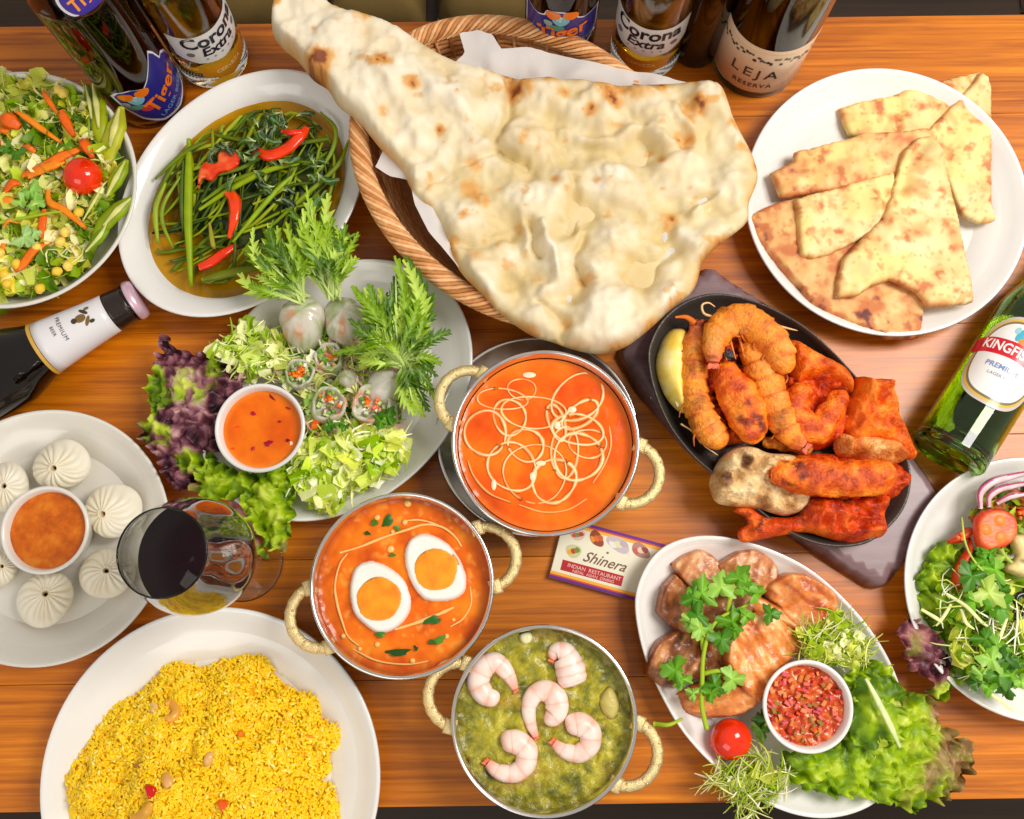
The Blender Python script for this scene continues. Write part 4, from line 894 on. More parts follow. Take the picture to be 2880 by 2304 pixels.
tag(g.build('hot_plate', M_iron), 'oval black cast-iron hot plate loaded with tandoori chicken and prawns', 'hot plate')
T1 = [L(190, 64, 0), L(240, 104, 6), L(252, 144, 36)]; T2 = [L(160, 34, 4), L(226, 76, 8), L(246, 116, 30)]; T3 = [L(160, 88, 10), L(220, 130, 22), L(240, 170, 60)]
W1 = [L(176, 124, 70), L(228, 186, 126), L(246, 218, 166)]
GT = 'tandoori pieces on the hot plate'
# lemon wedge: rind and pulp
lem = thing('lemon_wedge', 'pale yellow lemon wedge at the left end of the hot plate', 'lemon', P(*FF(170, 500), .022))
lump('rind', '', '', FF, [(95, 400), (130, 320), (180, 285), (245, 300), (255, 400), (250, 600), (245, 730), (190, 720), (120, 630), (80, 500)], .026, .020, .012, [L(250, 206, 70), L(255, 226, 110), L(255, 240, 180)], 3, mat('lemon', attr=True, rough=.3, bump=.3, bscale=900, coat=.2), rel=.0006, parent=lem)
g = G(); k_ = PP(FF, [(190, 300), (172, 400), (165, 500), (178, 600), (205, 700)], .0385); g.add(*tube(k_, [.0008, .0018, .002, .0018, .0008], 6, flat=.4, n=4), L(250, 236, 190)); under(lem, g.build('pith', M_cream))
def tpiece(label, px, z, H, cols, seed, w=.010, rel=.0028, char=.2, name='chicken_piece', cat='chicken', **k):
    return lump(name, label, cat, FF, px, z, H, w, cols, seed, M_tand, rel*2.2, GT, .0016, char=char, grow=1.05, **k)
tpiece('browned chicken chunk underneath the grilled prawns at the left', [(260, 300), (400, 240), (560, 240), (700, 330), (760, 520), (700, 700), (560, 880), (400, 860), (300, 700), (250, 500)], .022, .016, T2, 61, rel=.004, char=.4, ccol=L(90, 40, 10))
tpiece('dark orange chicken chunk underneath the middle of the pile', [(700, 560), (880, 520), (1060, 560), (1120, 700), (1080, 860), (940, 930), (780, 900), (700, 760)], .022, .018, T2, 62, rel=.004, char=.35, ccol=L(80, 36, 10))
tpiece('dark orange chicken chunk underneath the crosswise kebab', [(760, 980), (1000, 960), (1300, 990), (1420, 1060), (1400, 1160), (1200, 1230), (900, 1220), (760, 1120)], .024, .018, T2, 63, rel=.004, char=.35, ccol=L(90, 36, 10))
tpiece('red roast drumstick piece along the bottom of the hot plate, bone end at left', [(512, 1260), (600, 1245), (680, 1290), (830, 1290), (900, 1190), (1050, 1195), (1200, 1180), (1310, 1190), (1285, 1290), (1285, 1385), (1200, 1415), (1100, 1435), (980, 1400), (880, 1375), (760, 1390), (660, 1410), (560, 1425), (535, 1370), (580, 1320)], .03, .018, T2, 31, w=.012, rel=.004, char=.32, ccol=L(92, 24, 12))
tpiece('pale creamy chicken leg with brown char spots, lower left of the hot plate', [(382, 1150), (385, 1080), (440, 980), (520, 930), (600, 930), (680, 960), (800, 970), (830, 1020), (840, 1100), (895, 1180), (850, 1250), (760, 1280), (640, 1250), (520, 1235), (420, 1215)], .031, .022, W1, 32, rel=.0032, char=.24, ccol=L(96, 54, 24))
tpiece('craggy red chicken chunk at the right end of the hot plate', [(1070, 740), (1130, 640), (1150, 560), (1200, 570), (1290, 575), (1345, 660), (1370, 760), (1420, 850), (1462, 960), (1400, 975), (1300, 900), (1220, 880), (1150, 900), (1090, 880)], .032, .024, T1, 33, rel=.0036, char=.2, ccol=L(170, 40, 8))
tpiece('torn chicken chunk with pale flesh showing, beneath the craggy red one', [(1040, 860), (1120, 850), (1240, 868), (1380, 900), (1420, 960), (1380, 1000), (1280, 1020), (1180, 1005), (1100, 985), (1050, 960)], .031, .022, [L(196, 92, 20), L(232, 150, 70), L(246, 206, 140)], 34, rel=.003, char=.15)
tpiece('smooth folded orange chicken tikka at the top right of the hot plate', [(775, 380), (830, 355), (900, 395), (1000, 450), (1090, 500), (1130, 580), (1110, 640), (1000, 560), (880, 560), (830, 600), (800, 520)], .031, .02, T1, 35, rel=.0018, char=.08)
def tt(label, path, rad, z, cols, seed, seg=30, flat=.85, zp=None, name='kebab', cat='kebab', char=.3, ccol=L(120, 36, 8), rel=.0013, m=None):
    w = PP(FF, path, z); px = scale_at(*FF(*path[0]), z)/1.9163
    k = catmull(np.c_[w, np.interp(np.linspace(0, 1, len(path)), np.linspace(0, 1, len(rad)), rad)], 18, False); s = np.linspace(0, 1, len(k))
    kk = k[:, :3].copy(); kk[:, 2] += (zp(s) if zp else 0); k[:, 3] *= np.sqrt(np.clip(1-(np.clip(np.abs(s-.5)-.4, 0, 1)/.104)**2, .01, 1))
    V, f = tube(kk, k[:, 3]*px*1.16, seg, flat=flat); nrm = V-np.concatenate([np.repeat(kk, seg, 0), kk[:1], kk[-1:]]); nrm /= np.linalg.norm(nrm, axis=1)[:, None]+1e-9
    V = V+nrm*(rel*3.2*fbm(V[:, 0]*80, V[:, 1]*80, V[:, 2]*80, seed, 5, .6))[:, None]
    n = fbm(V[:, 0]*100, V[:, 1]*100, V[:, 2]*100, seed+3, 4); c = mixc(cols, .5+1.5*n); c = lerp(c, ccol, sstep(1-char, 1.25-char, .5+.9*fbm(V[:, 0]*80, V[:, 1]*80, V[:, 2]*80, seed+8, 4)))
    g = G(); g.add(V, f, c); return tag(g.build(name, m or M_tand), label, cat, GT)
tt('thick curled tikka roll at the right centre of the hot plate', [(930, 600), (860, 640), (850, 730), (900, 810), (960, 820), (1010, 760), (1060, 680), (1100, 610)], [40, 62, 66, 66, 60, 66, 60, 40], .046, T1, 41, name='chicken_roll', cat='chicken', char=.05)
tt('short orange seekh kebab pointing down the middle of the hot plate', [(430, 470), (490, 570), (550, 690), (595, 800), (610, 900)], [50, 82, 92, 84, 46], .050, T1, 42, char=.28)
tt('long orange seekh kebab lying crosswise at the lower right', [(700, 1060), (800, 1060), (950, 1080), (1120, 1085), (1280, 1080), (1380, 1075)], [50, 74, 84, 86, 84, 52], .056, T1, 43, char=.28)
def tprawn(label, path, rad, z, seed, zp=None):
    w = prawn(label, FF, path, rad, z, seg=18, stripe=8, cb=L(248, 150, 40), cs=L(206, 88, 12), m=M_tand, zprof=zp, name='grilled_prawn', flat=.9, fatten=1.2, rough=1)
    w['group'] = 'grilled prawns on the hot plate'
    kk = catmull(PP(FF, path, z), 8, False); rr_ = np.random.default_rng(seed)
    for q in range(8, len(kk)-12, 9):
        t_ = kk[q+1]-kk[q-1]; t_ /= np.linalg.norm(t_)+1e-9; sd_ = np.array([-t_[1], t_[0], 0]); R_ = np.interp(q/len(kk), np.linspace(0, 1, len(rad)), rad)*scale_at(*FF(*path[0]), z)/1.9163
        a0 = kk[q]-sd_*R_*1.0; zz_ = zp(q/len(kk)) if zp else 0; g = G(); g.add(*tube([a0+[0, 0, zz_+.002], a0-sd_*R_*.5+t_*R_*.3+[0, 0, zz_+.001], a0-sd_*R_*.75+t_*R_*.9+[0, 0, zz_-.003]], [.0009, .0008, .0003], 5, n=4), L(206, 108, 34)); under(w, g.build('leg', M_tand))
    return w
p1 = tprawn('grilled prawn along the left, next to the lemon wedge', [(300, 270), (290, 400), (290, 520), (300, 640), (340, 760), (400, 850), (460, 910)], [34, 52, 60, 62, 66, 62, 40], .042, 1)
p2 = tprawn('brown-spotted grilled prawn reaching from the arch to the middle right', [(880, 910), (820, 860), (760, 760), (710, 640), (660, 520), (610, 400), (560, 330)], [30, 52, 72, 76, 74, 62, 44], .048, 2)
p3 = tprawn('big grilled prawn bent into an arch at the top of the hot plate', [(395, 460), (400, 360), (440, 270), (530, 225), (630, 265), (710, 340), (760, 430), (795, 520)], [30, 52, 66, 68, 70, 72, 64, 44], .058, 3)
def feel(par, pts, r, z, cc=L(240, 190, 130)):
    g = G(); g.add(*tube(PP(FF, pts, z), r, 5, n=6), cc); under(par, g.build('antenna', M_food))
feel(p3, [(560, 200), (640, 235), (740, 262), (850, 288)], [.002, .0016, .0004], .056); feel(p3, [(400, 215), (345, 195), (335, 150), (370, 138), (405, 160)], [.0012, .0009, .0004], .056)
feel(p1, [(300, 250), (250, 215), (190, 215)], [.003, .002, .0008], .046, L(232, 120, 30)); feel(p1, [(330, 800), (350, 860), (340, 900), (420, 960)], [.001, .0007, .0004], .04); feel(p1, [(220, 790), (280, 830), (330, 900)], [.0008, .0006, .0003], .036)
for k in range(5): feel(p2, [(690+k*26, 560+k*60), (640+k*24, 600+k*60), (620+k*22, 640+k*58)], [.0012, .0008, .0004], .048, L(214, 120, 30))
for k in range(4): feel(p3, [(430+k*50, 330-k*14), (450+k*50, 400-k*10), (470+k*46, 450-k*8)], [.0013, .0009, .0004], .054, L(226, 120, 36))
tt('small orange prawn head piece below the arch', [(660, 890), (740, 900), (840, 915), (930, 920)], [20, 34, 36, 22], .038, T3, 48, name='prawn_piece', cat='prawn')
tt('dark pepper skin scrap under the arch of the big prawn', [(480, 400), (478, 440)], [20, 16], .052, [L(50, 50, 50), L(60, 60, 62)], 49, name='charred_scrap', cat='food', char=0)
# ------------------------------------------------------------------ leaves
rg = np.random.default_rng(21)
GRN = [L(66, 108, 14), L(118, 160, 34), L(168, 198, 74), L(206, 222, 124)]
PUR = [L(60, 26, 32), L(104, 56, 58), L(156, 112, 104), L(150, 140, 80)]
def ruffle(name, label, F, px, z, amp=.007, seed=0, colf=None, scale=1., jag=.004, cat='lettuce', parent=None, dome=.006, step=.0018, group=None, fine=1.):
    o = PP(F, px, z+amp*.5)
    def top(x, y, d):
        wx, wy = x+.010*fbm(x*40, y*40, 0, seed+1, 3), y+.010*fbm(x*40, y*40, 5, seed+2, 3)
        r = amp*.8*ridge(wx*70*scale, wy*70*scale, 0, seed+3, 4)+amp*.35*ridge(wx*190*scale, wy*190*scale, 0, seed+4, 2)*fine
        return dome*sstep(0, .02, d)+r+amp*.6*sstep(.006, 0, d)*np.sin(x*520+3*np.sin(y*300))
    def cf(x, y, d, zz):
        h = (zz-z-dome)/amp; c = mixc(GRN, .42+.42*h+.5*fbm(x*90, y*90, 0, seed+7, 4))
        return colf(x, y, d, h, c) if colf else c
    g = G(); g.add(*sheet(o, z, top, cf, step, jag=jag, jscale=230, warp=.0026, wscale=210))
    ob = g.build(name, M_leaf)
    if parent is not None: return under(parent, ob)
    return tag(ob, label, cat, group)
def redcol(F, gx, gy, bias=0., seed=0, k=60., z=.03):
    "purple where the picture x,y gradient says so"
    def f(x, y, d, h, c):
        t = gx*x+gy*y+bias+.55*fbm(x*k, y*k, 0, seed, 4)
        pc = mixc(PUR, .4+.35*h+.7*fbm(x*90, y*90, 0, seed+4, 4)); return lerp(c, pc, sstep(-.12, .2, t))
    return f
def shreds(g, F, px, n, z, dz, ln, wd, cols, seed=0, ang=None, arc=.5, flat=.3, seg=4):
    r = np.random.default_rng(seed); o = PP(F, px, z)[:, :2]; lo, hi = o.min(0), o.max(0); done = 0
    while done < n:
        c = r.uniform(lo, hi, (n*3, 2)); c = c[inside(c, o)][:n-done]
        for p in c:
            a = r.uniform(0, 2*PI) if ang is None else math.radians(r.normal(ang, 34)); l = r.uniform(*ln)*1.15; k = r.normal(0, arc*2.2)/l*1.2
            s = np.linspace(-.5, .5, 6)*l; aa = a+k*s; q = np.cumsum(np.c_[np.cos(aa), np.sin(aa)], 0)*l/5; q += p-q.mean(0)
            zz = z+r.uniform(0, dz)+r.normal(0, .0018)*np.linspace(-1, 1, 6)+.0015*np.sin(s/l*PI*2+r.uniform(0, 6))
            w_ = r.uniform(*wd)*.85; cc = np.asarray(cols[r.integers(len(cols))])*r.uniform(.82, 1.15)
            V, f = tube(np.c_[q, zz], w_*np.array([.5, .9, 1, 1, .9, .4]), seg, flat=flat, cap=False); g.add(V, f, np.clip(cc, 0, 1))
        done += len(c)
def bits(g, F, px, n, z, dz, sz, cols, seed=0, curl=1.):
    "small torn, curled leaf pieces"
    r = np.random.default_rng(seed); o = PP(F, px, z)[:, :2]; lo, hi = o.min(0), o.max(0); c = r.uniform(lo, hi, (n*5, 2)); c = c[inside(c, o)][:n]
    m = 5; gu, gv = np.meshgrid(np.linspace(-1, 1, m), np.linspace(-1, 1, m), indexing='ij')
    for p in c:
        s = r.uniform(*sz); asp = r.uniform(.35, .9); a = r.uniform(0, 2*PI); cu, cv = r.normal(0, .5*curl, 2); ti, tj = r.normal(0, .45, 2)
        sh = 1-.25*(gu**2)*r.uniform(.2, 1.2); u = gu*s; v = gv*s*asp*sh+r.normal(0, .08, (m, m))*s
        w_ = s*(cu*gu**2+cv*gv**2+.35*np.sin(gu*3+r.uniform(0, 6))*np.cos(gv*2.3))+u*ti+v*tj
        x = p[0]+u*math.cos(a)-v*math.sin(a); y = p[1]+u*math.sin(a)+v*math.cos(a); zz = z+r.uniform(0, dz)+np.clip(w_, -s, s)
        cc = np.asarray(cols[r.integers(len(cols))]); c2 = np.clip(cc*r.uniform(.75, 1.3), 0, 1)
        g.add(np.stack([x, y, zz], -1).reshape(-1, 3), grid_faces(m, m), lerp(np.broadcast_to(cc, (m*m, 3)), c2, (gu.ravel()+1)/2))
def serrated(p0, p1, w, lift=.01, bend=0., col=None, ns=46, teeth=8, stem=.28, droop=0.):
    "one mizuna leaf from p0 to p1 (world)"
    p0 = np.asarray(p0, float); p1 = np.asarray(p1, float); s = np.linspace(0, 1, ns); d = p1-p0; sd = np.array([-d[1], d[0], 0]); ln = np.linalg.norm(d[:2])+1e-9; sd /= ln
    mid = p0[None]+d[None]*s[:, None]+sd[None]*(bend*ln*np.sin(s*PI))[:, None]; mid[:, 2] += lift*np.sin(s*PI)-droop*s**2
    t = np.gradient(mid, axis=0); t /= np.linalg.norm(t, axis=1)[:, None]; nn = np.cross([0, 0, 1.], t); nn /= np.linalg.norm(nn, axis=1)[:, None]+1e-9
    env = np.where(s < stem, .10, .10+.9*np.sin(np.clip((s-stem)/(1-stem), 0, 1)**.8*PI)**.7); env[-1] = .02
    ph = s*teeth % 1; saw = .18+.82*ph; hw = w*env*np.where(s < stem, 1, saw); ph2 = (s*teeth+.5) % 1; hw2 = w*env*np.where(s < stem, 1, .18+.82*ph2)
    jj = vn(np.floor(s*teeth)*1.7, bend*99, 2.); jk = vn(np.floor(s*teeth+.5)*1.3, bend*77, 5.); hw = hw*(1+.45*jj); hw2 = hw2*(1+.45*jk)
    ln_ = t*w*.95*env[:, None]*np.where(s < stem, 0, 1)[:, None]
    rag = .35*w*env
    A = mid+nn*hw[:, None]+ln_*ph[:, None]; B = mid-nn*hw2[:, None]+ln_*ph2[:, None]; A[:, 2] += rag*.8; B[:, 2] += rag*.6
    A2 = mid+nn*hw[:, None]*.45; B2 = mid-nn*hw2[:, None]*.45; A2[:, 2] += rag*.5; B2[:, 2] += rag*.4
    V = np.stack([A, A2, mid, B2, B], 1).reshape(-1, 3)
    base = np.asarray(L(196, 216, 150)); gcol = np.asarray(col if col is not None else L(92, 150, 40))
    cm = lerp(np.broadcast_to(base, (ns, 3)), gcol, sstep(.05, stem+.25, s)); cmid = lerp(cm, base, .35*(1-s)+.15)
    Cc = np.stack([cm*.92, cm, cmid, cm, cm*.92], 1).reshape(-1, 3); return V, grid_faces(ns, 5), np.clip(Cc, 0, 1)
def bundle(label, F, base, tips, zb, zt, w, seed, cols=None):
    r = np.random.default_rng(seed); p0 = P(*F(*base), zb); root = thing('leaf_bundle', label, 'greens', p0)
    cols = cols or [L(110, 156, 40), L(140, 180, 62), L(84, 134, 34), L(170, 204, 96), L(60, 106, 26)]
    for i, tp in enumerate(tips):
        for j in range(4):
            q = P(*F(tp[0]+r.normal(0, 24), tp[1]+r.normal(0, 20)), zt+r.uniform(-.012, .01)); st = p0+np.r_[r.normal(0, .0022, 2), r.uniform(-.003, .003)]
            if j: q = p0+(q-p0)*r.uniform(.6, .88)+np.r_[r.normal(0, .004, 2), .004]
            g = G(); g.add(*serrated(st, q, w*r.uniform(.75, 1.3), r.uniform(.003, .012), r.normal(0, .09), cols[r.integers(len(cols))], teeth=r.integers(8, 13), droop=.004)); under(root, g.build('leaf', M_leaf))
            g = G(); pm = [st, (st+q)/2+np.array([0, 0, .006]), st+(q-st)*.8]; g.add(*tube(pm, [.0011, .0008, .0003], 5, n=4), L(190, 212, 140)); under(root, g.build('stem', M_leaf))
    return root
def herb(label, F, stems, leaves, z, cols, name='herb_sprig', cat='herb', sw=.0011, zl=.006):
    c0 = P(*F(*stems[0][0]), z); root = thing(name, label, cat, c0)
    for k, st in enumerate(stems):
        g = G(); w = PP(F, st, z+.002); w[:, 2] += .004*np.sin(np.linspace(0, PI, len(w)))
        g.add(*tube(w, [sw*1.2, sw, sw*.6], 7, n=6), L(146, 178, 62)); under(root, g.build('stem', M_herb))
    for k, (x, y, r_, a) in enumerate(leaves):
        p = P(*F(x, y), z+zl); s = r_*scale_at(*F(x, y), z)*(F(1, 0)[0]-F(0, 0)[0]); n = 60; t = np.linspace(-PI, PI, n, endpoint=False)
        rr = s*(.74+.17*np.cos(3*t)+.10*np.cos(9*t+k*.3)+.05*np.cos(15*t+k))*(1-.25*(np.abs(t) > 2.6)); a = math.radians(-a)
        rings = [(0, .0), (.35, .3), (.7, .75), (1, 1.)]; V = []
        for q, _ in rings:
            x_ = p[0]+rr*q*np.cos(t+a); y_ = p[1]+rr*q*np.sin(t+a); z_ = p[2]-.0022*q*q*np.cos(k)+.0015*np.cos(3*t)*q+.002*(1-q)+.0015*np.sin(5*t+k)*q*q+.0016*np.sin(k*7)*q*np.cos(t)
            V.append(np.stack([x_, y_, z_], 1))
        V = np.stack(V, 1).reshape(-1, 3); c = cols[k % len(cols)]; cc = np.tile(np.stack([np.asarray(c)*1.25, np.asarray(c)*1.1, np.asarray(c), np.asarray(c)*.9]), (n, 1))
        g = G(); g.add(V, grid_faces(n, 4, cu=True), np.clip(cc, 0, 1)); under(root, g.build('leaf', M_herb))
    return root
def strip(F, pts, w, z, cc, name, parent, m=M_food, flat=.35, arch=.003, seg=6):
    k = scale_at(*F(*pts[0]), z)*(F(1, 0)[0]-F(0, 0)[0]); W_ = PP(F, pts, z); W_[:, 2] += arch*np.sin(np.linspace(0, PI, len(pts)))
    w_ = w if hasattr(w, '__len__') else [w*.5, w, w, w*.45]; pth = catmull(W_, 6, False); s = np.linspace(0, 1, len(pth))
    rad = np.interp(s, np.linspace(0, 1, len(w_)), w_)*k*.5
    V, f = tube(pth, rad*1.12, seg, flat=flat); n = fbm(V[:, 0]*150, V[:, 1]*150, 0, 4, 3)
    g = G(); g.add(V, f, np.clip(np.asarray(cc)*(1+.3*n)[:, None], 0, 1)); return under(parent, g.build(name, m))
CARROT = [L(244, 116, 4), L(252, 140, 14), L(238, 98, 2)]

# ------------------------------------------------------------------ shredded salad, top left
sal_px = [(-150, 200), (60, 165), (260, 180), (420, 230), (530, 270), (620, 340), (700, 420), (740, 600), (740, 800), (690, 1000), (600, 1200), (520, 1380), (360, 1500), (150, 1560), (-150, 1580)]
SL = thing('shredded_salad', 'heap of shredded lettuce and carrot in the white bowl, top left', 'salad', P(*FT(200, 850), .012))
o = PP(FT, sal_px, .03); g = G()
g.add(*pillow(o, .014, .020, .03, .004, top=lambda x, y, d: .004*fbm(x*60, y*60, 0, 3), colf=lambda x, y, d, z: mixc(GRN, .25+fbm(x*90, y*90)*.8))); under(SL, g.build('lettuce_heap', M_leaf))
g = G(); LT = [L(190, 206, 100), L(160, 190, 66), L(216, 222, 140), L(124, 166, 46), L(232, 232, 180), L(84, 130, 32), L(206, 206, 90)]
bits(g, FT, sal_px, 900, .033, .012, (.004, .010), LT, 5, 1.4); bits(g, FT, sal_px, 260, .037, .008, (.003, .006), [L(96, 142, 30), L(66, 116, 28), L(190, 196, 70)], 6)
shreds(g, FT, sal_px, 190, .036, .012, (.010, .026), (.0005, .0011), [L(214, 224, 150), L(170, 200, 90), L(230, 230, 184), L(128, 170, 56)], 7)
o_ = g.build('lettuce_shreds', M_leaf); under(SL, o_); tag(o_, kind='stuff')
for i, (pts, w) in enumerate((([(275, 240), (320, 310), (375, 395)], 34), ([(95, 375), (170, 420), (280, 500), (400, 580)], 36), ([(395, 370), (430, 440), (480, 540)], 56), ([(145, 790), (280, 750), (400, 680), (540, 610)], 66), ([(180, 800), (330, 740), (420, 700)], 60),
                           ([(0, 420), (60, 440), (130, 480)], 90), ([(0, 500), (60, 480)], 70), ([(310, 880), (330, 970), (420, 1020), (560, 1135)], 44), ([(285, 1010), (285, 1110), (270, 1200)], 50), ([(330, 1215), (230, 1280), (160, 1370), (90, 1410)], 56),
                           ([(0, 965), (60, 960), (110, 975)], 50), ([(30, 900), (90, 850), (130, 840)], 50), ([(150, 600), (200, 620), (230, 640)], 40), ([(0, 1260), (40, 1250)], 50), ([(520, 560), (560, 600), (600, 680)], 60), ([(-40, 560), (0, 600)], 50), ([(20, 1130), (70, 1090), (120, 1100)], 22))):
    strip(FT, pts, w, .0475+.001*(i % 3), CARROT[i % 3], 'carrot_strip', SL)
for i, (pts, w, c) in enumerate((([(610, 190), (640, 330), (650, 480), (640, 620)], 95, L(140, 158, 44)), ([(785, 350), (760, 480), (720, 600), (700, 720)], 120, L(166, 176, 60)), ([(820, 690), (770, 800), (700, 920)], 90, L(128, 160, 44)),
                                ([(860, 930), (780, 1010), (680, 1110), (600, 1220)], 100, L(120, 150, 40)), ([(560, 200), (590, 320), (600, 420)], 60, L(86, 116, 30)), ([(700, 1090), (660, 1180), (560, 1280)], 70, L(104, 142, 36)), ([(670, 850), (620, 960), (540, 1080)], 50, L(150, 170, 70)))):
    strip(FT, pts, [w*.3, w, w, w*.35], .044, c, 'cucumber_stick', SL, M_herb, .5, .002, 8)
    strip(FT, [(p[0]-w*.12, p[1]+6) for p in pts[:3]], [w*.1, w*.4, w*.15], .0495, lerp(np.array(c), L(226, 226, 160), .6), 'cucumber_flesh', SL, M_herb, .3, .002)
g = G(); r_ = np.random.default_rng(2)
for x, y in ((430, 1165), (450, 1385), (120, 1370), (380, 1420), (10, 1300), (270, 1530), (400, 1230), (90, 860), (250, 1260), (420, 270), (395, 250), (60, 1500), (40, 1440), (520, 1040)):
    c, R = circ(FT, x, y, 34, .046)
    a = r_.uniform(0, 6); k = R*.8; bx, fb = tube([(c[0]-k*math.cos(a), c[1]-k*math.sin(a), .0475), (c[0], c[1], .049), (c[0]+k*math.cos(a), c[1]+k*math.sin(a), .0475)], [R*.5, R, R*.5], 8, n=3)
    g = G(); g.add(bx, fb, [L(246, 200, 60), L(248, 214, 96)][int(a) % 2]); under(SL, g.build('corn_kernel', M_food))
strip(FT, [(20, 1390), (55, 1470), (70, 1560)], [50, 90, 70], .045, L(240, 220, 60), 'lemon_slice', SL)
herb('pale green coriander leaves lying on the shredded salad', FT, [[(0, 1095), (200, 1070), (360, 1040), (440, 1025)], [(60, 600), (110, 640), (140, 700)]], [(200, 900, 90, -70), (160, 1190, 95, 30), (110, 650, 70, 90), (40, 620, 60, 60), (140, 960, 60, 150), (230, 960, 70, 20), (230, 1160, 50, -10)], .047, [L(120, 176, 84), L(150, 190, 120), L(58, 108, 34), L(70, 120, 40), L(132, 180, 90)])

# ------------------------------------------------------------------ greens in broth
so_c = soup_o.mean(0)
bro = soup_o[:, :2][::-1]; brw = so_c+(bro-so_c)*.845
v, t, d = fill(brw, .004); g = G(); g.add(np.c_[v, np.full(len(v), .0215)+.0006*fbm(v[:, 0]*60, v[:, 1]*60)], [t], mixc([L(110, 78, 0), L(150, 106, 2), L(184, 132, 10)], .5+fbm(v[:, 0]*40, v[:, 1]*40, 0, 3)*.8+.5*sstep(.015, 0, d)))
tag(g.build('broth', mat('broth', attr=True, rough=.08, spec=.4), loc=(*so_c, .0215)), 'thin oily brown broth in the oval dish of stir-fried greens', 'broth')
VG = thing('stir_fried_greens', 'stir-fried water spinach stems and dark leaves in broth', 'greens', (*so_c, .012))
SG = [L(84, 112, 20), L(118, 142, 34), L(60, 90, 18), L(146, 164, 54), L(44, 66, 18)]
core = [(140, 330), (260, 230), (480, 130), (600, 60), (720, 90), (860, 150), (890, 300), (850, 420), (740, 520), (600, 640), (460, 700), (330, 720), (200, 620), (120, 500)]
g = G(); g.add(*pillow(PP(FC, [(p[0]*.74+135, p[1]*.74+105) for p in core], .022), .018, .008, .02, .003, top=lambda x, y, d: .004*ridge(x*90, y*90, 0, 2), colf=lambda x, y, d, z: mixc([L(14, 26, 10), L(34, 54, 16), L(64, 74, 20)], .5+fbm(x*120, y*120)*1.1))); under(VG, g.build('greens_heap', M_herb))
r_ = np.random.default_rng(9); oc = PP(FC, core, .026)[:, :2]
for k in range(120):
    while True:
        p = r_.uniform(oc.min(0), oc.max(0)); 
        if inside(p[None], oc)[0]: break
    a = math.radians(r_.normal(38, 26) if k % 5 else r_.uniform(60, 110)); l = r_.uniform(.03, .085); s = np.linspace(-.5, .5, 7)*l; kk = r_.normal(0, 9); q = np.cumsum(np.c_[np.cos(a+kk*s), np.sin(a+kk*s)], 0)*l/6; q += p-q.mean(0)
    ra = math.radians(45); uu = (q-so_c)@np.array([math.cos(ra), math.sin(ra)]); vv_ = (q-so_c)@np.array([-math.sin(ra), math.cos(ra)]); q = so_c+(q-so_c)*np.minimum(1, .74/np.maximum(np.hypot(uu/.113, vv_/.0815), 1e-6))[:, None]
    g = G(); rr = r_.uniform(.0007, .0019); cc = np.asarray(SG[r_.integers(5)]); V, f = tube(np.c_[q, .0255+r_.uniform(0, .008)+.002*np.sin(s/l*5)], rr*np.array([.6, 1, 1, 1, 1, .9, .6]), 6, flat=.8)
    g.add(V, f, cc); under(VG, g.build('green_stem', M_herb))
for pts, w, cc in (([(250, 195), (252, 350), (250, 520), (258, 765)], 28, L(126, 156, 40)), ([(160, 365), (125, 470), (130, 600)], 18, L(138, 160, 60)), ([(225, 330), (160, 440), (150, 520), (190, 620)], 14, L(120, 146, 50)), ([(290, 470), (420, 390), (560, 320), (680, 290)], 20, L(128, 156, 40)), ([(300, 440), (430, 360), (600, 300)], 16, L(100, 130, 34)),
                   ([(420, 595), (520, 480), (600, 390), (660, 330)], 18, L(126, 160, 50)), ([(540, 560), (700, 420), (830, 300), (870, 200)], 16, L(110, 136, 40)), ([(700, 380), (800, 260), (820, 160), (760, 90)], 14, L(110, 140, 46)), ([(560, 200), (480, 300), (300, 350)], 14, L(90, 120, 40)), ([(330, 520), (345, 600), (350, 620)], 16, L(150, 150, 60)), ([(230, 280), (225, 420), (228, 560)], 14, L(70, 100, 40)),
                   ([(300, 740), (400, 720), (540, 690)], 30, L(96, 110, 26)), ([(120, 350), (240, 250), (330, 200)], 16, L(90, 116, 30))):
    strip(FC, pts, w*1.1, .034, cc, 'green_stem', VG, M_herb, .85, .002, 7)
for k in range(46):
    x, y = [(610, 110), (560, 160), (420, 240), (560, 250), (640, 130), (720, 300), (600, 400), (460, 330)][k % 8]; x += r_.normal(0, 34); y += r_.normal(0, 30)
    c = P(*FC(x, y), .033+r_.uniform(0, .006)); a = r_.uniform(0, 6.3); l = r_.uniform(.008, .02); g = G()
    g.add(*serrated(c, c+np.array([l*math.cos(a), l*math.sin(a), r_.normal(0, .002)]), l*.28, .003, r_.normal(0, .2), [L(28, 62, 28), L(38, 80, 34), L(20, 44, 30), L(50, 84, 30)][k % 4], ns=14, teeth=2, stem=.1)); under(VG, g.build('dark_leaf', M_herb))
CH = thing('red_chilli_slices', 'long red chilli slices lying on the stir-fried greens', 'chilli', P(*FC(360, 310), .036))
for px in ([(288, 390), (286, 330), (310, 285), (355, 290), (365, 250), (400, 236), (440, 255), (445, 295), (410, 320), (370, 330), (340, 360), (305, 350)],):
    g = G(); g.add(*pillow(PP(FC, px, .037), .036, .004, .003, .0016, top=lambda x, y, d: .0015*fbm(x*90, y*90), colf=lambda x, y, d, z: mixc([L(206, 40, 10), L(230, 66, 20), L(240, 120, 60)], .5+fbm(x*110, y*110)))); under(CH, g.build('chilli_slice', M_tom))
strip(FC, [(505, 235), (560, 262), (630, 240), (680, 190), (708, 150)], [26, 44, 46, 44, 24], .038, L(236, 56, 6), 'chilli_slice', CH, M_tom); strip(FC, [(610, 165), (650, 175), (690, 165)], [14, 24, 18], .040, L(226, 44, 12), 'chilli_slice', CH, M_tom)
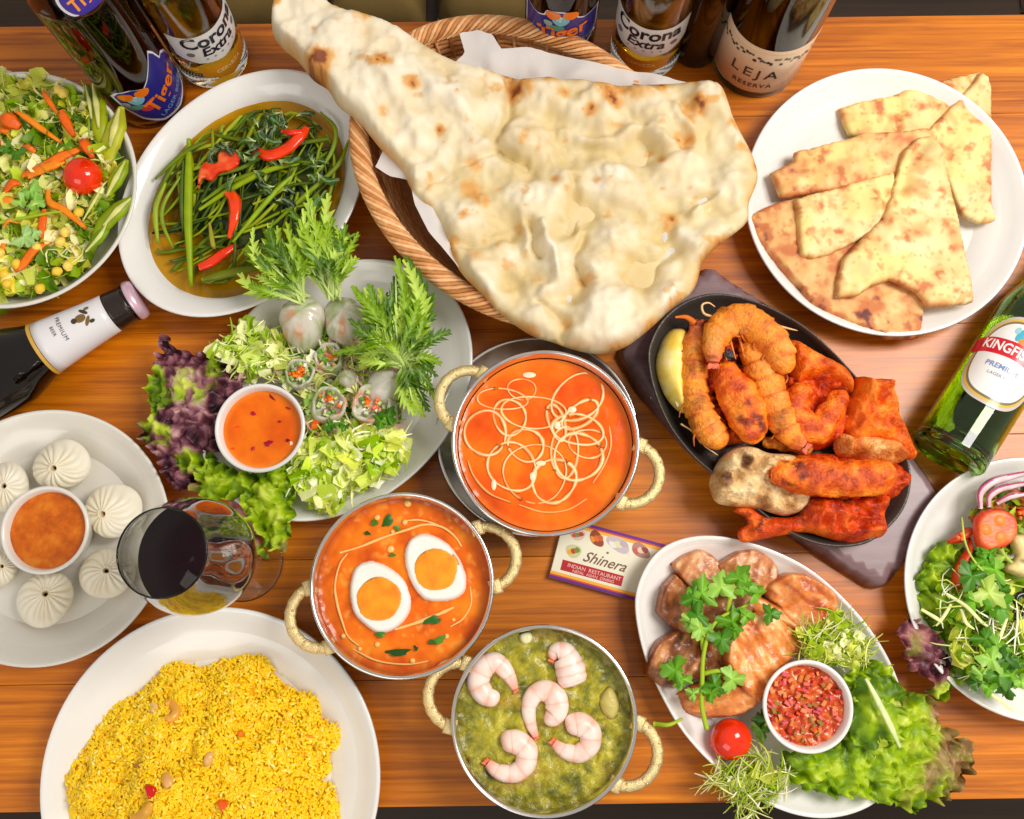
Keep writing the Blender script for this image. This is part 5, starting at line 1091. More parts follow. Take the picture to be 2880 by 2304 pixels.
strip(FC, [(400, 398), (430, 440), (428, 510), (405, 580)], [30, 46, 36, 14], .038, L(240, 64, 8), 'chilli_slice', CH, M_tom); strip(FC, [(290, 692), (340, 675), (390, 640), (435, 605)], [30, 40, 36, 20], .032, L(230, 50, 6), 'chilli_slice', CH, M_tom)

# ------------------------------------------------------------------ wrap plate: lettuce, rolls, bundles
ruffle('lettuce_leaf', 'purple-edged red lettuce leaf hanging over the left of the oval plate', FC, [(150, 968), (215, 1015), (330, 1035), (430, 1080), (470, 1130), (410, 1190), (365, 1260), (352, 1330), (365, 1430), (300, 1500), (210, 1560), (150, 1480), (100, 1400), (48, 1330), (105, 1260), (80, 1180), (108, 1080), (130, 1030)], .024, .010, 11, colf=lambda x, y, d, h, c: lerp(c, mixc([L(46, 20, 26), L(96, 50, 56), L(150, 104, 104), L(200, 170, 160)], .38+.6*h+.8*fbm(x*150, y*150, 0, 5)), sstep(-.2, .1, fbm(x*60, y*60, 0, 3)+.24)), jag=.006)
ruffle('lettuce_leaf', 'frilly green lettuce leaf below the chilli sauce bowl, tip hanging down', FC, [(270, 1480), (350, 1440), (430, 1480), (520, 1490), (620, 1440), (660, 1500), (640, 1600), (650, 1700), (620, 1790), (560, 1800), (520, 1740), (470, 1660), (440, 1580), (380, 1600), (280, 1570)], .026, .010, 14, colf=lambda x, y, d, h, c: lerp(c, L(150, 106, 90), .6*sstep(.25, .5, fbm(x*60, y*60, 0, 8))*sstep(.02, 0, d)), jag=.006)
ruffle('lettuce_leaf', 'small green lettuce tip with a purple spot over the wine glass side', FC, [(400, 1590), (450, 1580), (500, 1650), (520, 1740), (560, 1830), (500, 1800), (455, 1730), (420, 1660)], .022, .006, 17, jag=.003, colf=lambda x, y, d, h, c: lerp(c, L(160, 110, 106), sstep(0, .3, fbm(x*60, y*60, 0, 4))))
WS = thing('cabbage_shreds', 'pale shredded cabbage and cucumber strands on the oval plate', 'cabbage', P(*FC(800, 1450), .012))
g = G(); cab = [(700, 1380), (780, 1360), (1000, 1330), (1100, 1370), (1080, 1440), (960, 1530), (860, 1580), (800, 1630), (720, 1600), (660, 1500)]
CB = [L(206, 218, 140), L(224, 230, 180), L(176, 204, 84), L(150, 188, 60), L(236, 238, 214)]
g.add(*pillow(PP(FC, cab, .02), .011, .012, .015, .003, top=lambda x, y, d: .003*fbm(x*70, y*70), colf=lambda x, y, d, z: mixc(GRN, .6+fbm(x*90, y*60)*.8))); bits(g, FC, cab, 260, .023, .010, (.004, .009), [L(206, 218, 140), L(224, 230, 180), L(176, 204, 84), L(236, 238, 214), L(190, 210, 110)], 14, 1.4); shreds(g, FC, cab, 130, .024, .009, (.014, .034), (.0006, .0013), CB, 3, ang=55); bits(g, FC, cab, 90, .025, .008, (.004, .009), [L(160, 194, 60), L(196, 212, 100), L(120, 166, 44)], 4)
ug = [(345, 1020), (430, 940), (470, 900), (560, 950), (600, 1000), (640, 1060), (560, 1120), (480, 1130), (420, 1080)]
bits(g, FC, ug, 110, .021, .010, (.004, .008), [L(190, 210, 120), L(224, 230, 180), L(150, 186, 70)], 15, 1.4); shreds(g, FC, ug, 60, .022, .010, (.014, .034), (.0007, .0013), CB, 8); q = g.build('shreds', M_leaf); under(WS, q); tag(q, kind='stuff')
M_rp = mat('rice_paper', attr=True, rough=.12, coat=.6, translucent=.3, var=.08, vscale=220)
def roll(label, F, x, y, r, z, seed, tilt=(0, 0), h=.024, cut=True):
    c, R = circ(F, x, y, r, z); root = thing('rice_paper_roll', label, 'spring roll', (c[0], c[1], z-h)); root['group'] = 'rice-paper rolls on the oval plate'
    pr = [(.0001, -h), (R*.8, -h), (R*.98, -h*.8), (R*1.02, -h*.4), (R, -.001), (R*.93, .0006), (R*.8, -.0006), (R*.78, -.004), (.0001, -.004)] if cut else [(.0001, -h), (R*.7, -h), (R, -h*.6), (R*1.02, -h*.2), (R*.85, .002), (R*.45, .006), (.0001, .007)]
    V, f, _ = lathe(pr, 40, (0, 0, 0), mod=lambda T, a, b: (a*(1+.06*np.sin(3*T+seed)+.03*np.sin(7*T)), b+.0008*np.sin(5*T+seed)*(a/R)))
    V[:, 0] += V[:, 2]*tilt[0]; V[:, 1] += V[:, 2]*tilt[1]; g = G(); nn = fbm(V[:, 0]*130, V[:, 1]*130, V[:, 2]*130, seed, 4); cw_ = mixc([L(170, 190, 120), L(236, 230, 212), L(240, 234, 222), L(232, 170, 120)], .5+nn*1.2); g.add(V+c, f, cw_); under(root, g.build('wrapper', M_rp))
    if not cut: return root
    rr = np.random.default_rng(seed)
    for k in range(34):
        a, q = rr.uniform(0, 6.3), R*.70*math.sqrt(rr.uniform(0, 1)); s = rr.uniform(.0016, .0030); g = G(); v, f = box((0, 0, 0), (s*1.3, s, s*1.1), rr.uniform(0, 6), s*.22); v[:, 2] += v[:, 0]*rr.normal(0, .5)
        inner = q < R*.36; cc = CARROT[k % 3] if (inner and k % 4) or k % 9 == 0 else [L(150, 186, 80), L(196, 214, 130), L(110, 160, 60), L(224, 216, 190), L(214, 150, 120)][k % 5]
        g.add(v+c+np.array([q*math.cos(a), q*math.sin(a), -.0015+rr.uniform(-.001, .001)]), f, cc); under(root, g.build('filling', M_food, smooth=False))
    return root
g = G(); bits(g, FU, [(430, 150), (800, 100), (1250, 180), (1420, 500), (1380, 830), (720, 860), (690, 600), (560, 520), (430, 420)], 420, .013, .012, (.0035, .008), [L(196, 210, 130), L(226, 228, 190), L(130, 170, 60), L(80, 130, 40), L(214, 190, 170), L(236, 232, 216)], 16, 1.4); shreds(g, FU, [(430, 150), (800, 100), (1250, 180), (1420, 500), (1380, 830), (720, 860), (690, 600), (430, 420)], 90, .018, .01, (.012, .03), (.0006, .0012), CB, 18); q = g.build('roll_garnish', M_leaf); under(WS, q); tag(q, kind='stuff')
roll('cut rice-paper roll with carrot centre, just right of the chilli sauce rim', FU, 640, 392, 112, .032, 1, (.2, 0))
roll('cut rice-paper roll with cucumber cubes, middle of the oval plate', FU, 862, 620, 132, .034, 2, (.3, .2))
roll('cut rice-paper roll leaning open at the right, beside the hanging leaf bundle', FU, 1180, 620, 150, .034, 3, (-.3, .2))
roll('cut rice-paper roll behind, in the shade of the leaf bundle', FU, 860, 265, 105, .030, 4, (0, .3))
roll('closed pinkish roll end between the middle rolls', FU, 1000, 430, 74, .030, 5, (0, 0), cut=False)
roll('upright rice-paper roll holding the left leaf bundle', FC, 688, 880, 88, .040, 6, (.1, .4), h=.032, cut=False)
roll('upright rice-paper roll in shadow under the middle leaf bundle', FC, 850, 880, 84, .036, 7, (0, .3), h=.028, cut=False)
roll('rice-paper roll on its side under the right leaf bundle', FC, 1010, 1150, 70, .032, 8, (.6, .5), h=.024, cut=False)
cub = thing('cucumber_cubes', 'small diced cucumber and carrot cubes spilled beside the rolls', 'vegetables', P(*FU(740, 600), .012))
for k, (x, y) in enumerate(((735, 580), (740, 640), (735, 715), (500, 390), (530, 450), (770, 760), (800, 860), (1060, 640), (1080, 700), (1130, 770), (720, 690), (700, 620), (760, 800), (1160, 800), (480, 200), (470, 240), (580, 490), (1100, 560), (1150, 500), (860, 800), (980, 850), (940, 880), (830, 530), (800, 560))):
    c = P(*FU(x, y), .026); g = G(); s = .0062 if k not in (14, 15) else .008; g.add(*box(c, (s, s*.85, s*.8), k*1.3, .001), CARROT[k % 3] if k in (5, 6, 9, 12, 13, 14, 15, 17, 20) else [L(168, 196, 96), L(190, 210, 120), L(140, 180, 70)][k % 3]); under(cub, g.build('cube', M_food, smooth=False))
herb('dark green coriander tuft beside the right roll', FU, [[(1250, 790), (1290, 730), (1320, 680)]], [(1300, 720, 90, -60), (1250, 760, 70, 100), (870, 790, 60, 20), (950, 780, 50, 60), (980, 800, 44, 100)], .030, [L(52, 110, 30), L(70, 128, 40)])
bundle('mizuna leaf bundle fanning up to the left from an upright roll', FC, (690, 815), [(448, 595), (470, 570), (555, 560), (440, 700), (640, 500), (620, 540), (500, 640), (600, 520), (545, 700), (700, 600), (650, 640)], .046, .062, .0052, 1)
bundle('mizuna leaf bundle pointing straight up between the two others', FC, (815, 800), [(700, 380), (760, 375), (800, 400), (660, 440), (870, 500), (905, 545), (640, 520), (850, 560), (720, 460), (780, 500), (690, 560), (890, 620), (830, 640)], .046, .064, .0056, 2)
bundle('big mizuna leaf bundle on the right side of the oval plate, fanning upward', FC, (1075, 1070), [(1000, 690), (1055, 640), (1130, 690), (1180, 770), (900, 780), (880, 850), (1205, 850), (960, 720), (1100, 720), (1040, 780), (1160, 900), (950, 860), (1000, 840), (1120, 820), (1210, 930), (910, 920)], .042, .062, .0062, 3)
bundle('mizuna leaves hanging down to the right of the oval plate', FC, (1085, 1060), [(1145, 1270), (1100, 1200), (1240, 1110), (1200, 1170), (1215, 1060), (1180, 1230), (1120, 1240), (870, 1015), (855, 1080), (920, 1040), (940, 1085)], .040, .040, .0056, 4)

# ------------------------------------------------------------------ meat plate greens
hx = P(*FH(1700, 1300), .03)
def meatcol(x, y, d, h, c):
    t = (x-P(*FH(1640, 1200), .03)[0])*16+.6*fbm(x*60, y*60, 0, 3, 4); pc = mixc([L(92, 66, 36), L(134, 106, 66), L(160, 128, 100), L(150, 140, 70)], .45+.35*h+.6*fbm(x*90, y*90, 0, 12, 4)); return lerp(c, pc, sstep(-.05, .55, t)*.92)
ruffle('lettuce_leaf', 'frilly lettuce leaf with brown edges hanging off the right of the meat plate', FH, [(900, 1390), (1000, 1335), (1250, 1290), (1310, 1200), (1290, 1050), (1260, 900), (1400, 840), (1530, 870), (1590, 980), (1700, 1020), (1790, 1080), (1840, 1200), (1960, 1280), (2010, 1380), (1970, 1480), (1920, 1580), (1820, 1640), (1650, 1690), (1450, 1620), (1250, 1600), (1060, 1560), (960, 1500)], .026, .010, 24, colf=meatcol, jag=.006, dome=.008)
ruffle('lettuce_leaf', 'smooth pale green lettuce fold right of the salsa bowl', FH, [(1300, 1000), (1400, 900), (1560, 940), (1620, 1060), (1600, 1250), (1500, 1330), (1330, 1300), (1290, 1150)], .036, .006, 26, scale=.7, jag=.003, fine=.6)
M2 = thing('sprout_shreds', 'thin white sprouts and shredded leek around the salsa bowl', 'sprouts', P(*FH(1150, 700), .012)); g = G()
WB = [L(206, 212, 150), L(180, 196, 100), L(140, 172, 60), L(222, 222, 190), L(160, 186, 80)]
for px, n, an in (([(1010, 650), (1160, 560), (1280, 560), (1420, 780), (1330, 850), (1150, 820), (1000, 780)], 110, None), ([(500, 1400), (560, 1440), (650, 1420), (760, 1300), (880, 1400), (940, 1500), (800, 1600), (640, 1580)], 110, 60), ([(470, 1480), (560, 1500), (600, 1560)], 14, 0), ([(640, 1560), (780, 1570), (790, 1680), (680, 1700)], 34, None), ([(1250, 900), (1400, 1000), (1500, 1300), (1350, 1250)], 22, 110)):
    shreds(g, FH, px, n, .024, .008, (.014, .032), (.00045, .0009), WB, n, ang=an)
bits(g, FH, [(1010, 660), (1200, 560), (1400, 760), (1300, 850), (1020, 790)], 130, .02, .010, (.003, .007), [L(150, 186, 60), L(200, 214, 110), L(226, 230, 190)], 3, 1.5); bits(g, FH, [(560, 1480), (700, 1400), (900, 1480), (700, 1600)], 110, .02, .008, (.003, .007), [L(120, 170, 44), L(190, 206, 100), L(226, 230, 190)], 4, 1.5)
q = g.build('sprouts', M_leaf); under(M2, q); tag(q, kind='stuff')
for k, pts in enumerate(([(1385, 925), (1450, 1060), (1520, 1200), (1580, 1320)],)): strip(FH, pts, 34, .046, L(206, 220, 150), 'leek_strip', M2)
herb('coriander sprig with a long pale stem laid over the meat slices', FH, [[(480, 1215), (450, 1080), (450, 940), (455, 800), (490, 660), (560, 575), (700, 510), (800, 400)], [(600, 540), (610, 470), (680, 420)], [(455, 900), (540, 880), (610, 900)], [(180, 1185), (260, 1185), (340, 1155)], [(460, 760), (440, 620), (430, 500)]],
     [(450, 440, 110, -80), (400, 470, 80, 160), (560, 410, 100, -90), (660, 360, 95, -60), (700, 400, 80, 20), (425, 570, 90, 160), (390, 600, 70, 90), (620, 600, 100, 60), (750, 440, 70, -20), (560, 700, 90, 80), (440, 640, 80, 120), (300, 880, 100, 180), (340, 930, 70, 120), (520, 960, 90, 40), (620, 930, 90, 0), (500, 1010, 60, 90), (700, 570, 60, 0), (840, 560, 70, 0), (400, 1010, 50, 90), (630, 650, 60, 90)], .034, [L(96, 156, 56), L(58, 118, 36), L(128, 178, 84), L(74, 134, 40)], sw=.0016)
herb('short parsley tuft wedged between the tomato and the salsa bowl', FH, [[(780, 1240), (810, 1180), (830, 1130)]], [(815, 1160, 80, -60), (790, 1220, 70, 90), (840, 1120, 50, 0)], .026, [L(50, 96, 34), L(66, 112, 40)])
SA = thing('chilli_garlic_bits', '', '', P(*FH(1000, 1000), .036)); bpy.data.objects.remove(SA)

# ------------------------------------------------------------------ right salad
RS = thing('mixed_salad', 'mixed leaf salad with herbs and sprouts on the plate at the right edge', 'salad', P(*FR(500, 900), .012))
ruffle('lettuce_leaf', '', FR, [(220, 780), (300, 660), (420, 600), (560, 640), (700, 700), (880, 760), (880, 1300), (700, 1300), (560, 1200), (430, 1250), (330, 1150), (180, 1020), (190, 900)], .012, .007, 41, parent=RS)
ruffle('lettuce_leaf', '', FR, [(280, 650), (380, 590), (470, 600), (440, 700), (420, 800), (380, 900), (260, 900), (210, 800), (300, 720)], .02, .006, 43, parent=RS)
ruffle('lettuce_leaf', '', FR, [(130, 1040), (220, 1080), (340, 1150), (430, 1300), (460, 1420), (330, 1540), (280, 1420), (180, 1370), (150, 1270), (100, 1180)], .022, .009, 45, parent=RS, colf=lambda x, y, d, h, c: lerp(c, mixc(PUR, .45+.4*h+.6*fbm(x*90, y*90, 0, 2)), sstep(-.25, .15, fbm(x*50, y*50, 0, 9)+.12)), jag=.006)
ruffle('lettuce_leaf', '', FR, [(320, 1500), (420, 1420), (470, 1440), (400, 1500), (370, 1560)], .016, .006, 47, parent=RS)
g = G(); rsp = [(330, 850), (600, 850), (880, 980), (880, 1350), (700, 1420), (520, 1420), (450, 1300), (380, 1100)]
bits(g, FR, rsp, 150, .024, .010, (.004, .009), [L(120, 164, 40), L(176, 196, 80), L(80, 128, 36), L(206, 214, 120)], 8); bits(g, FR, [(560, 420), (640, 330), (760, 280), (900, 260), (900, 620), (700, 640), (560, 560)], 110, .020, .008, (.004, .009), [L(120, 150, 50), L(90, 110, 40), L(176, 120, 70), L(170, 190, 80)], 28); shreds(g, FR, rsp, 70, .030, .010, (.015, .04), (.0005, .001), [L(214, 222, 160), L(180, 196, 100), L(236, 238, 220)], 9)
q = g.build('salad_shreds', M_leaf); under(RS, q); tag(q, kind='stuff')
for k, pts in enumerate(([(390, 905), (500, 980), (600, 1080), (690, 1130)], [(760, 1050), (700, 1180), (630, 1300), (550, 1395)], [(485, 440), (500, 600), (560, 720), (680, 820), (880, 870)], [(420, 970), (360, 1050), (330, 1100)], [(240, 1000), (330, 1060), (370, 1090)], [(640, 1500), (720, 1560), (800, 1620)], [(480, 1000), (500, 1080), (560, 1120)])):
    strip(FR, pts, [16, 22, 18, 8] if k != 2 else [10, 12, 10, 8], .038, [L(216, 222, 170), L(170, 190, 90)][k == 2], 'sprout', RS, M_leaf, .7)
herb('feathery dark green herb at the lower part of the right-hand salad', FR, [[(560, 1180), (640, 1300), (760, 1500)], [(640, 1300), (720, 1330), (800, 1380)], [(600, 1240), (590, 1330), (600, 1420)]],
     [(620, 1180, 90, 60), (690, 1220, 90, 20), (660, 1300, 100, 60), (740, 1300, 90, 30), (700, 1400, 100, 60), (780, 1400, 90, 60), (600, 1400, 80, 100), (760, 1480, 80, 60), (820, 1330, 70, 0), (640, 1480, 60, 100), (840, 1440, 60, 60), (570, 1440, 60, 120)], .036, [L(60, 116, 34), L(92, 150, 52), L(128, 176, 84), L(44, 92, 28)])
herb('broad coriander leaves in the middle of the right-hand salad', FR, [[(560, 700), (600, 850), (680, 960)]], [(620, 700, 110, 30), (680, 760, 100, 60), (540, 800, 110, 120), (640, 900, 120, 40), (700, 980, 110, 80), (560, 950, 80, 120), (720, 880, 80, 0), (740, 680, 60, -90), (650, 660, 60, -40)], .034, [L(70, 134, 40), L(98, 160, 56), L(52, 108, 32), L(150, 180, 90)])
def tom_half(label, px, cx, cy, r, z, seed):
    root = thing('tomato_wedge', label, 'tomato', P(*FR(cx, cy), z-.004)); g = G(); g.add(*pillow(PP(FR, px, z), z-.004, .008, .004, .0016, colf=lambda x, y, d, zz: lerp(mixc([L(206, 62, 20), L(228, 96, 40), L(236, 130, 70)], .5+fbm(x*120, y*120, 0, seed)), L(214, 50, 10), sstep(.0035, .001, d)))); under(root, g.build('flesh', M_food))
    for k in range(3):
        a = k*2.1+seed; c, R = circ(FR, cx+r*.45*math.cos(a), cy+r*.45*math.sin(a), r*.30, z+.004); v, f, _ = lathe([(.0001, .0006), (R*.8, .0004), (R, -.0006)], 14, (c[0], c[1], z+.0042)); g = G(); g.add(v, f, L(230, 130, 50)); under(root, g.build('seed_chamber', M_food))
tom_half('halved cherry tomato, cut face up, on the right-hand salad', [(560, 470), (600, 410), (690, 388), (780, 410), (825, 480), (815, 560), (760, 620), (700, 640), (620, 650), (570, 600)], 690, 515, 130, .038, 1)
tom_half('tomato wedge half under the herbs, left of the cut tomato', [(430, 800), (470, 700), (510, 640), (540, 560), (560, 640), (530, 720), (500, 800), (480, 880), (440, 870)], 490, 770, 60, .03, 2)
tom_half('thin tomato wedge at the upper left of the right-hand salad', [(400, 590), (470, 530), (530, 500), (560, 520), (540, 570), (470, 600)], 480, 560, 40, .028, 3)
tom_half('tomato piece cut off by the right edge of the photo', [(800, 410), (870, 380), (900, 440), (890, 480), (840, 450)], 850, 430, 40, .03, 4)
ON = thing('onion_rings', 'thin red onion rings at the top of the right-hand salad', 'onion', P(*FR(680, 260), .024))
for pts, w in (([(600, 390), (590, 300), (650, 235), (760, 200), (900, 170)], 46), ([(650, 380), (645, 320), (700, 275), (800, 250), (900, 235)], 40), ([(700, 360), (760, 320), (880, 300)], 36)):
    strip(FR, pts, w, .032, L(226, 190, 194), 'onion_strip', ON, M_food, .8); strip(FR, [(p[0]-9, p[1]-8) for p in pts], w*.35, .0335, L(170, 60, 96), 'onion_skin', ON, M_food, .8)
g = G(); g.add(*pillow(PP(FR, [(770, 560), (862, 540), (930, 560), (930, 800), (800, 790), (730, 740), (810, 680)], .034), .03, .009, .005, .003, top=lambda x, y, d: .001*fbm(x*80, y*80), colf=lambda x, y, d, z: lerp(mixc([L(226, 196, 120), L(240, 222, 160)], .5+fbm(x*60, y*60)), L(60, 50, 40), sstep(.3, .5, fbm(x*180, y*180, 0, 8))*.8)))
tag(g.build('grilled_cheese', M_food), 'cream-coloured grilled piece with dark specks at the right edge', 'cheese')
for x, y, r_ in ((830, 950, 60), (800, 1030, 40), (870, 900, 44)):
    c, R = circ(FR, x, y, r_, .028); v, f, _ = lathe([(R*.45, .002), (R*.7, .0045), (R, .002), (R*.8, -.003), (R*.45, -.002), (R*.45, .002)], 24, (c[0], c[1], .032)); g = G(); g.add(v, f, L(34, 22, 26)); under(RS, g.build('olive_ring', M_tom))
# ------------------------------------------------------------------ bottles and glass
M_brown = mat('brown_glass', L(120, 62, 16), rough=.03, trans=1, ior=1.5)
M_clear = mat('clear_glass', L(246, 248, 244), rough=.0, trans=1, ior=1.48)
M_green = mat('green_glass', L(160, 226, 80), rough=.02, trans=1, ior=1.5)
M_olive = mat('olive_glass', L(120, 112, 70), rough=.02, trans=1, ior=1.5)
M_black = mat('dark_glass', L(46, 26, 18), rough=.03, trans=.85, ior=1.5)
M_beer = mat('golden_beer', L(248, 184, 50), rough=.0, trans=1, ior=1.34)
M_stout = mat('brown_beer', L(150, 84, 20), rough=.0, trans=1, ior=1.34)
M_wine = mat('red_wine', L(34, 4, 14), rough=.03, spec=.25)
M_label = mat('glossy_label', attr=True, rough=.3, coat=.3)
M_cap = mat('bottle_cap', attr=True, rough=.3, metal=.4)
def rad_at(prof, z):
    zs = np.array([p[1] for p in prof]); rs = np.array([p[0] for p in prof]); return np.interp(z, zs, rs)
def bottle(label, prof, glass, liquid, level, cap=None, cat='beer bottle'):
    root = thing('beer_bottle' if 'wine' not in cat else 'wine_bottle', label, cat)
    out = catmull(np.array(prof, float), 4, False); out[:, 0] = np.maximum(out[:, 0], .0001)
    th = .0022; inn = [(max(.0001, r-th), z) for r, z in out if z > .006]
    full = [(.0001, .003), (out[1, 0]*.6, .003)]+[(r, z) for r, z in out if r > .002]+[(out[-1, 0]-.002, out[-1, 1])]+inn[::-1]+[(.0001, .0065)]
    g = G(); g.add(*lathe(full, 56)); o = g.build('glass', glass); o.parent = root
    lq = [(.0001, .0068)]+[(r-.0001, z) for r, z in inn if .0066 < z < level]; lq += [(lq[-1][0], level), (.0001, level)]
    g = G(); g.add(*lathe(lq, 48)); o = g.build('drink', liquid); o.parent = root
    if cap:
        z = out[-1, 1]; r = out[-1, 0]; g = G()
        g.add(*lathe([(r+.0006, z-.006), (r+.0018, z-.005), (r+.0014, z-.002), (r, z+.0005), (r*.8, z+.0012), (.0001, z+.0013)], 42, mod=lambda T, a, b: (a*(1+.03*np.sin(T*21)*(b < z-.001)), b)), cap); o = g.build('cap', M_cap); o.parent = root
    return root
def place(root, pos, axis, roll=0.):
    a = Vector(axis).normalized(); q = Vector((0, 0, 1)).rotation_difference(a); root.rotation_mode = 'QUATERNION'
    from mathutils import Quaternion
    root.rotation_quaternion = q @ Quaternion((0, 0, 1), roll); root.location = Vector(pos)
def wrapv(s, t, prof, off):
    r = rad_at(prof, t)+off; r0 = rad_at(prof, float(np.mean(t))); a = s/r0
    return np.stack([r*np.sin(a), -r*np.cos(a), t], -1)
def patch(parent, prof, shape, off, cc, name, m=None, step=.0022, smooth_px=True, curve=True, s0=0, t0=0):
    o = np.array(shape, float)*.001+np.array([s0, t0])*.001
    if curve: o = catmull(o, 6)
    v, t, d = fill(o, step); g = G(); g.add(wrapv(v[:, 0], v[:, 1], prof, off), [t], cc); ob = g.build(name, m or M_label); ob.parent = parent; return ob
def letters(parent, prof, s, st, size, off, cc, name='lettering', shear=0., bold=0., xs=1., rot=0., arc=0., space=1.):
    p, f = text_mesh(s, size*.001, shear, bold*.001, space, xs); c, n = math.cos(rot), math.sin(rot)
    x = p[:, 0]*c-p[:, 1]*n+st[0]*.001; y = p[:, 0]*n+p[:, 1]*c+st[1]*.001+arc*p[:, 0]**2
    g = G(); g.add(wrapv(x, y, prof, off), f, cc); ob = g.build(name, M_label, smooth=False); ob.parent = parent; return ob
def rect(w, h, r=0): return [(-w, -h), (0, -h), (w, -h), (w, h), (0, h), (-w, h)]
BEER = [(.0001, .001), (.024, .0), (.0290, .002), (.0303, .006), (.0303, .05), (.0303, .118), (.0290, .130), (.0235, .146), (.0175, .160), (.0145, .176), (.0130, .200), (.0128, .222), (.0140, .2235), (.0140, .229)]
CORO = [(.0001, .001), (.024, .0), (.0290, .002), (.0302, .006), (.0302, .05), (.0302, .112), (.0280, .130), (.0220, .152), (.0170, .172), (.0140, .200), (.0130, .232), (.0140, .2335), (.0140, .240)]
# blue-label brown bottles
BL, WH, OR = L(36, 40, 130), L(226, 222, 232), L(240, 120, 20)
BIG = [(r*1.05, z*1.27) for r, z in BEER]
def tiger(label, crest=True):
    BEER = BIG if crest else globals()['BEER']
    b = bottle(label, BEER, M_brown, M_stout, .17, cap=L(60, 60, 150))
    sh = [(-27, 50), (-22, 56), (-12, 58), (-3, 54), (2, 60), (10, 73), (14, 80), (17, 74), (20, 62), (24, 62), (30, 54), (34, 42), (33, 26), (26, 14), (12, 7), (-4, 8), (-16, 18), (-24, 34)] if crest else \
         [(-36, 60), (-20, 57), (-14, 60), (-12, 67), (0, 69), (12, 67), (14, 60), (20, 57), (36, 60), (36, 30), (26, 14), (10, 8), (-10, 8), (-26, 14), (-36, 30)]
    if crest: sh = [(x*1.2-2, 6+(y-6)*1.12) for x, y in sh]
    else: sh = [(x, y+22) for x, y in sh]
    c = np.mean(sh, 0); lb = patch(b, BEER, sh, .00025, WH, 'label', curve=False)
    patch(lb, BEER, [(c[0]+(x-c[0])*.93, c[1]+(y-c[1])*.93) for x, y in sh], .0004, BL, 'label_field', curve=False)
    cx, cy = (-16, 50) if crest else (0, 80); ks = 1.25
    for sx, sy, rx, ry, cc in ((-5, 4, 5, 4.2, OR), (6, 5, 5, 4.2, OR), (0, -1, 5.5, 5, L(130, 190, 205)), (0, 1, 3, 3, L(200, 220, 226)), (-3, -9, 6, 3, L(90, 150, 130)), (4, -13, 5, 3, L(196, 60, 70)), (-8, -5, 3, 3, L(150, 170, 160))):
        patch(lb, BEER, [(cx+(sx+rx*math.cos(q))*ks, cy+(sy+ry*math.sin(q)*(1+.15*math.sin(3*q)))*ks) for q in np.arange(10)*PI/5], .00055+.00003*abs(sx), cc, 'animal_crest')
    letters(lb, BEER, 'Tiger', (6, 40) if crest else (0, 62), 22, .0009, OR, shear=.25, bold=.5, rot=.5 if crest else .3, xs=.92)
    letters(lb, BEER, 'LAGER BEER', (12, 23 if crest else 44), 7, .0008, L(120, 170, 220), rot=.35); letters(lb, BEER, '* BEER *', (12, 14), 4, .0008, L(150, 190, 230), rot=.3)
    nk = [(19*math.cos(q), (176 if crest else 147)+17*math.sin(q)) for q in np.arange(14)*2*PI/14]; n2 = patch(b, BEER, nk, .0003, WH, 'neck_label'); patch(n2, BEER, [(x*.88, (176 if crest else 147)+(y-(176 if crest else 147))*.88) for x, y in nk], .0005, L(60, 44, 150), 'label_field')
    letters(n2, BEER, 'Tiger', (0, 174 if crest else 145), 13, .0008, L(240, 150, 60), shear=.2, bold=.3, rot=.3); return b
def stand(b, F, x, y, roll):
    p = P(*F(x, y), 0); ang = math.atan2(-p[1], -p[0])+PI/2; place(b, p, (0, 0, 1), ang+roll)
b = tiger('brown beer bottle with a flame-shaped blue label, left end of the table'); stand(b, F2, 1015, 640, .12)
b = tiger('brown beer bottle with blue label standing just behind the bread basket', False); stand(b, FO, 372, 250, .0)
def corona(label):
    b = bottle(label, CORO, M_clear, M_beer, .188, cap=L(210, 180, 60))
    sh = [(-38, 82), (-20, 78), (0, 77), (20, 78), (38, 82), (38, 52), (22, 42), (0, 38), (-22, 42), (-38, 52)]
    lb = patch(b, CORO, sh, .00025, L(226, 224, 222), 'label', curve=False); ink = L(26, 26, 40)
    letters(lb, CORO, 'Corona', (0, 68), 20, .0006, ink, bold=.55, xs=.92, arc=3); letters(lb, CORO, 'Extra', (0, 55), 15, .0006, ink, bold=.4, shear=.15)
    for k in range(5): letters(lb, CORO, '*', (-14+k*7, 45), 6, .0006, L(90, 80, 90))
    for sx in (-25, 24): patch(lb, CORO, [(sx+3.5*math.cos(q), 55+3*math.sin(q)) for q in np.arange(8)*PI/4], .0005, L(120, 110, 120), 'griffin_mark')
    l2 = patch(b, CORO, [(-26, 35), (0, 31), (26, 35), (24, 20), (0, 12), (-24, 20)], .00025, L(220, 150, 30), 'lower_label', curve=False); letters(l2, CORO, 'CERVEZA', (0, 25), 6, .0006, L(250, 220, 140), bold=.2)
    patch(b, CORO, [(-8, 6), (0, 5), (8, 6), (8, 4), (0, 3.2), (-8, 4)], .00025, L(220, 210, 200), 'date_print', curve=False)
    return b
b = corona('clear beer bottle with golden beer, left one beside the blue-label bottle'); stand(b, F2, 1440, 385, .30)
b = corona('clear beer bottle with golden beer, between the other bottles at the top middle'); stand(b, FO, 890, 295, -.02)
